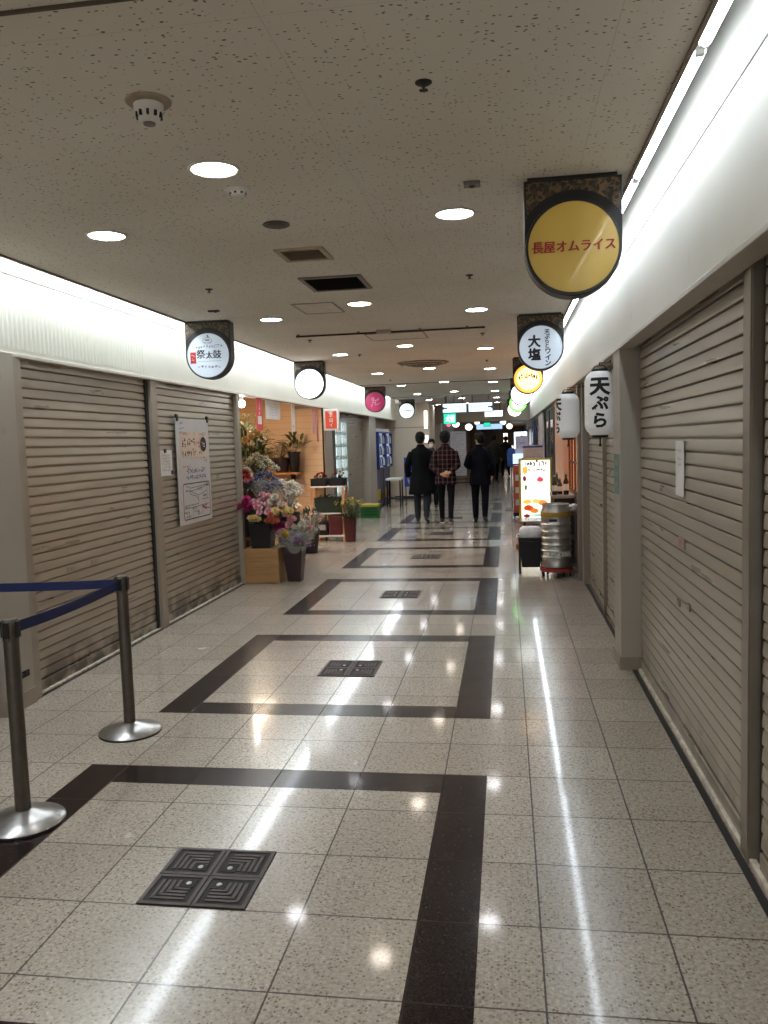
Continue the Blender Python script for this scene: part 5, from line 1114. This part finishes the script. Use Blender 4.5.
def hand(mb, w, d, palm, side):
    """w wrist, d pointing direction, palm normal, side: thumb side"""
    w, d, palm = V(w), V(d).normalized(), V(palm).normalized(); s = d.cross(palm).normalized() * side
    mb.loft([(w - d * .01, .024, .020), (w + d * .03, .036, .016), (w + d * .07, .040, .015), (w + d * .088, .038, .012)], 12, ref=s)
    for k, (o, L) in enumerate([(.030, .072), (.010, .080), (-.010, .075), (-.029, .058)]):
        p = w + d * .078 + s * o; q = p + d * L * .5 + palm * L * .10; r = q + d * L * .32 + palm * L * .26; e = r + d * L * .16 + palm * L * .2
        mb.loft([(p, .0095, .0095), (q, .009, .009), (r, .008, .008), (e, .0065, .0065)], 8)
    p = w + d * .025 + s * .030; q = p + d * .026 + s * .022 + palm * .012; r = q + d * .028 + s * .004 + palm * .012
    mb.loft([(p, .013, .012), (q, .0105, .0105), (r, .008, .008)], 8)
def foot_pts(f, lift, yaw=0):
    """f ankle-floor point; lift of the heel"""
    a = V((f[0], f[1], .085 + lift)); heel = V((f[0], f[1] - .05, .035 + lift)); toe = V((f[0] + .02 * yaw, f[1] + .19, .022)); ball = V((f[0] + .01 * yaw, f[1] + .11, .03 + lift * .15)); return a, heel, ball, toe
skin = pm('skin', srgb(206, 160, 132), .55, 0, .06, 20); hairm = pm('black hair', srgb(11, 9, 9), .85, 0, .3, 90)
def person(label, loc, rz, h, hips, lf, rf, arms, head_yaw=0.0, head_drop=0.0, detail=True):
    t = thing('person', label, 'person', (loc[0], loc[1], 0), rz); t.scale = (h / 1.73,) * 3
    mb = MB(); hz = hips
    k = hz - .93
    mb.loft([((0, 0, .84 + k), .13, .10), ((0, 0, .90 + k), .165, .115), ((0, -.005, .97 + k), .165, .115), ((0, 0, 1.08 + k), .142, .10), ((0, .005, 1.22 + k), .160, .115), ((0, .005, 1.32 + k), .165, .105), ((0, -.005, 1.40 + k), .130, .075), ((0, -.01, 1.47 + k), .07, .06), ((0, -.005, 1.53 + k), .055, .055), ((0, .005, 1.60 + k), .052, .055)], 22)
    for s, f in ((-1, lf), (1, rf)):
        a, heel, ball, toe = foot_pts(f, f[2], s); hip = V((s * .09, 0, .89 + k)); kn = lerp(hip, a, .5) + V((s * .005, .045 + f[2] * .6, 0))
        limb(mb, hip, kn, a, .076, .050, .036); mb.loft([(heel, .022, .022), (lerp(heel, ball, .5), .028, .024), (ball, .032, .018), (toe - V((0, .02, 0)), .020, .012)], 12); mb.ball(a - V((0, 0, .03)), .030, .033, .04, 12, 8)
    for s, (el, wr, hd, pl) in ((-1, arms[0]), (1, arms[1])):
        sh = V((s * .155, -.005, 1.350 + k)); limb(mb, sh, el, wr, .042, .036, .026); hand(mb, wr, hd, pl, -s)
    hm = Matrix.Translation((0, .0, 1.60 + k - head_drop)) @ Matrix.Rotation(head_yaw, 4, 'Z')
    def hb(c, *r): mb.ball(c, *r, n=18, k=12, m=hm)
    hb((0, -.012, .058), .076, .094, .092); hb((0, .022, .0), .060, .068, .072); hb((0, .05, -.042), .036, .034, .030)
    mb.loft([tuple([hm @ V(p), r1, r2]) for p, r1, r2 in [((0, .078, .045), .010, .010), ((0, .096, .015), .013, .014), ((0, .098, .0), .016, .010)]], 10)
    hb((0, .078, .058), .055, .016, .012); hb((0, .080, -.030), .024, .014, .010); hb((-.077, -.008, .015), .012, .026, .034); hb((.077, -.008, .015), .012, .026, .034)
    solid(mb, .0075 if detail else .014, 'body', skin, t, 3)
    return t, k, hm
def hair(t, hm, bulk=1.0, long=.0):
    mb = MB()
    def hb(c, *r): mb.ball(c, *[x * bulk for x in r], n=18, k=12, m=hm)
    hb((0, -.025, .080), .086, .098, .088); hb((0, -.055, .02), .074, .062, .075); hb((-.045, -.02, .06), .046, .07, .06); hb((.045, -.02, .06), .046, .07, .06); hb((0, .055, .112), .062, .045, .038)
    if long: hb((0, -.06, -.04), .07, .05, .07)
    solid(mb, .009, 'hair', hairm, t, 2, (.035, .022))
def eyes(t, hm):
    for s in (-1, 1):
        MB().ball((s * .031, .080, .036), .013, .010, .008, 12, 8, m=hm).build('eye', M['white'], t, smooth=True); MB().ball((s * .031, .088, .036), .0055, .004, .0055, 10, 6, m=hm).build('pupil', M['ink'], t, smooth=True)
def trousers(t, k, lf, rf, mat, w=1.0, hem=.1):
    mb = MB(); mb.loft([((0, 0, 1.02 + k), .158, .116), ((0, 0, .92 + k), .180, .130), ((0, 0, .83 + k), .165, .122)], 20)
    for s, f in ((-1, lf), (1, rf)):
        a = foot_pts(f, f[2], s)[0]; hip = V((s * .09, 0, .90 + k)); kn = lerp(hip, a, .5) + V((s * .005, .045 + f[2] * .6, 0)); e = a - V((0, 0, .02))
        mb.loft([(hip, .100, .108), (lerp(hip, kn, .5), .090 * w, .096 * w), (kn, .070 * w, .074 * w), (lerp(kn, e, .4), .066 * w, .070 * w), (e, .052 * w, .056 * w)], 16)
    solid(mb, .010, 'trousers', mat, t, 3, (.12, .012))
def shoes(t, lf, rf, mat, sole=None):
    for s, f in ((-1, lf), (1, rf)):
        a, heel, ball, toe = foot_pts(f, f[2], s); mb = MB(); mb.loft([(heel + V((0, -.012, .012)), .034, .040), (lerp(heel, ball, .5) + V((0, 0, .012)), .042, .040), (ball + V((0, 0, .006)), .048, .034), (toe + V((0, .012, .006)), .030, .024)], 14); mb.ball(a - V((0, .005, .03)), .045, .052, .05, 14, 8)
        o = solid(mb, .008, 'shoe', mat, t, 3)
        if sole:
            mb = MB(); mb.loft([(heel + V((0, -.02, -.024)), .038, .010), (lerp(heel, ball, .5) + V((0, 0, -.022)), .044, .010), (ball + V((0, 0, -.018)), .050, .010), (toe + V((0, .02, -.010)), .032, .010)], 14); mb.build('sole', sole, o, smooth=True)
def top(t, k, arms, mat, name, hem, rad=1.0, hem_w=.20, sleeve=1.0, flare=None):
    mb = MB(); pts = [((0, 0, hem + k), hem_w, hem_w * .72)]
    if hem < .85: pts.append(((0, 0, .92 + k), .195 * rad, .145 * rad))
    pts += [((0, 0, 1.06 + k), .172 * rad, .128 * rad), ((0, .003, 1.22 + k), .182 * rad, .136 * rad), ((0, .003, 1.34 + k), .198 * rad, .132 * rad), ((0, -.005, 1.425 + k), .172 * rad, .100 * rad), ((0, -.01, 1.475 + k), .088, .075), ((0, -.005, 1.525 + k), .070, .066)]
    mb.loft(pts, 26)
    for s, (el, wr, hd, pl) in ((-1, arms[0]), (1, arms[1])):
        sh = V((s * .170, -.005, 1.372 + k)); w = lerp(el, wr, .93); limb(mb, sh, el, w, .067 * sleeve, .058 * sleeve, .044 * sleeve)
    if flare: mb.loft(flare, 16)
    return solid(mb, .010, name, mat, t, 4, (.16, .016))
black_cloth = pm('black wool', srgb(12, 12, 14), .9, 0, .2, 60, spec=.15); navy = pm('navy suit cloth', srgb(15, 17, 28), .85, 0, .15, 60, spec=.15); jeans = pm('grey jeans', srgb(44, 46, 52), .85, 0, .2, 50, spec=.15); blackt = pm('black trousers', srgb(20, 19, 22), .85, 0, .15, 50, spec=.15)
dn = (0.05, .1, -1)
# the person in the long coat
lf, rf = (-.10, .12, 0.0), (.10, -.22, .05); arms = [(V((-.27, -.03, 1.12)), V((-.27, .06, .88)), dn, (1, .2, 0)), (V((.27, -.05, 1.12)), V((.255, .03, .88)), (-.05, .1, -1), (-1, .2, 0))]
t, k, hm = person('person in a long black coat and grey trousers walking away, left of the three', (-1.74, 13.85), 0, 1.74, .93, lf, rf, arms, R(-8)); hair(t, hm, 1.13); eyes(t, hm); trousers(t, k, lf, rf, jeans, 1.05); shoes(t, lf, rf, M['black'])
top(t, k, arms, black_cloth, 'coat', .55, 1.06, .265, 1.12, flare=[((.05, -.02, 1.0), .15, .12), ((.13, -.04, .8), .16, .12), ((.17, -.05, .62), .15, .11)])
# the shoulder bag carried by that person
b = thing('shoulder_bag', 'dull grey shoulder bag hanging on the right side of the black-coated person', 'bag', (-1.42, 13.72, .98)); mb = MB(); mb.loft([((0, 0, 0), .07, .13), ((0, 0, .12), .08, .15), ((0, 0, .28), .06, .14), ((0, 0, .33), .03, .12)], 18); solid(mb, .012, 'bag_body', pm('grey bag', srgb(58, 62, 62), .8), b, 3, (.1, .012))
MB().tube([(0, .10, .30), (-.06, .09, .42), (-.10, .03, .46), (-.10, -.04, .46), (-.05, -.10, .42), (0, -.10, .30)], .010, 8).build('strap', M['black'], b, smooth=True)
# the person in the plaid shirt, hands clasped behind
lf, rf = (-.10, .20, 0.0), (.09, -.20, .04); arms = [(V((-.250, -.10, 1.10)), V((-.065, -.185, .955)), (1, -.15, -.25), (0, 1, .15)), (V((.245, -.10, 1.12)), V((.085, -.205, .985)), (-1, -.1, -.30), (0, 1, .1))]
t, k, hm = person('person in a dark plaid shirt with hands clasped behind the back, middle of the three', (-1.23, 13.42), 0, 1.735, .93, lf, rf, arms, R(4)); hair(t, hm, 1.18); eyes(t, hm); trousers(t, k, lf, rf, blackt, .88); shoes(t, lf, rf, M['black'], M['whitep'])
top(t, k, arms, m_plaid(), 'plaid_shirt', .76, 1.0, .215, 1.0)
# the person in the dark suit
lf, rf = (-.10, .14, 0.0), (.09, -.24, .05); arms = [(V((-.255, -.05, 1.14)), V((-.19, .19, 1.06)), (.35, 1, .05), (1, -.2, 0)), (V((.255, -.06, 1.14)), V((.24, .06, .90)), (-.05, .2, -1), (-1, .2, 0))]
t, k, hm = person('person in a dark navy suit walking away, head turned left, rightmost of the three', (-.59, 13.66), 0, 1.70, .93, lf, rf, arms, R(32)); hair(t, hm, 1.10); eyes(t, hm); trousers(t, k, lf, rf, navy, 1.0); shoes(t, lf, rf, M['black'])
top(t, k, arms, navy, 'suit_jacket', .74, 1.0, .215, 1.0)
MB().lathe([(.066, 1.475 + k), (.062, 1.515 + k), (.058, 1.515 + k), (.060, 1.475 + k)], 24, capped=False, sy=1.0).build('shirt_collar', M['white'], t, smooth=True)
# the masked person coming the other way
stand = lambda s_=1: [(V((-.26, -.02, 1.13)), V((-.27, .05, .88)), dn, (1, .2, 0)), (V((.26, -.02, 1.13)), V((.27, .05, .88)), (-.05, .1, -1), (-1, .2, 0))]
lf, rf = (-.10, .14, 0), (.10, -.12, .03); arms = stand()
t, k, hm = person('masked person in a dark grey coat facing the camera, behind the first two walkers', (-1.86, 17.5), PI, 1.62, .93, lf, rf, arms); hair(t, hm, 1.05); eyes(t, hm); trousers(t, k, lf, rf, blackt); shoes(t, lf, rf, M['black']); top(t, k, arms, pm('charcoal coat', srgb(44, 44, 48), .9), 'coat', .62, 1.05, .24, 1.1)
mb = MB(); mb.ball((0, .060, -.012), .062, .050, .050, 18, 12, m=hm); mb.build('face_mask', M['white'], t, smooth=True)
for (lab, loc, rz, hh_, m1) in [('far person in dark clothes walking away near the right wall, farthest of all', (.60, 34), 0, 1.70, black_cloth), ('second far person in dark clothes, just right of the suited walker', (-.10, 33), R(20), 1.68, pm('dark brown cloth', srgb(44, 36, 34), .9)), ('far person in an olive dark coat beyond the suited walker', (-.52, 28.5), R(-15), 1.72, pm('olive coat', srgb(46, 44, 36), .9))]:
    t, k, hm = person(lab, loc, rz, hh_, .93, lf, rf, arms, detail=False); hair(t, hm, 1.03); trousers(t, k, lf, rf, blackt); shoes(t, lf, rf, M['black']); top(t, k, arms, m1, 'coat', .70, 1.04, .23, 1.08)
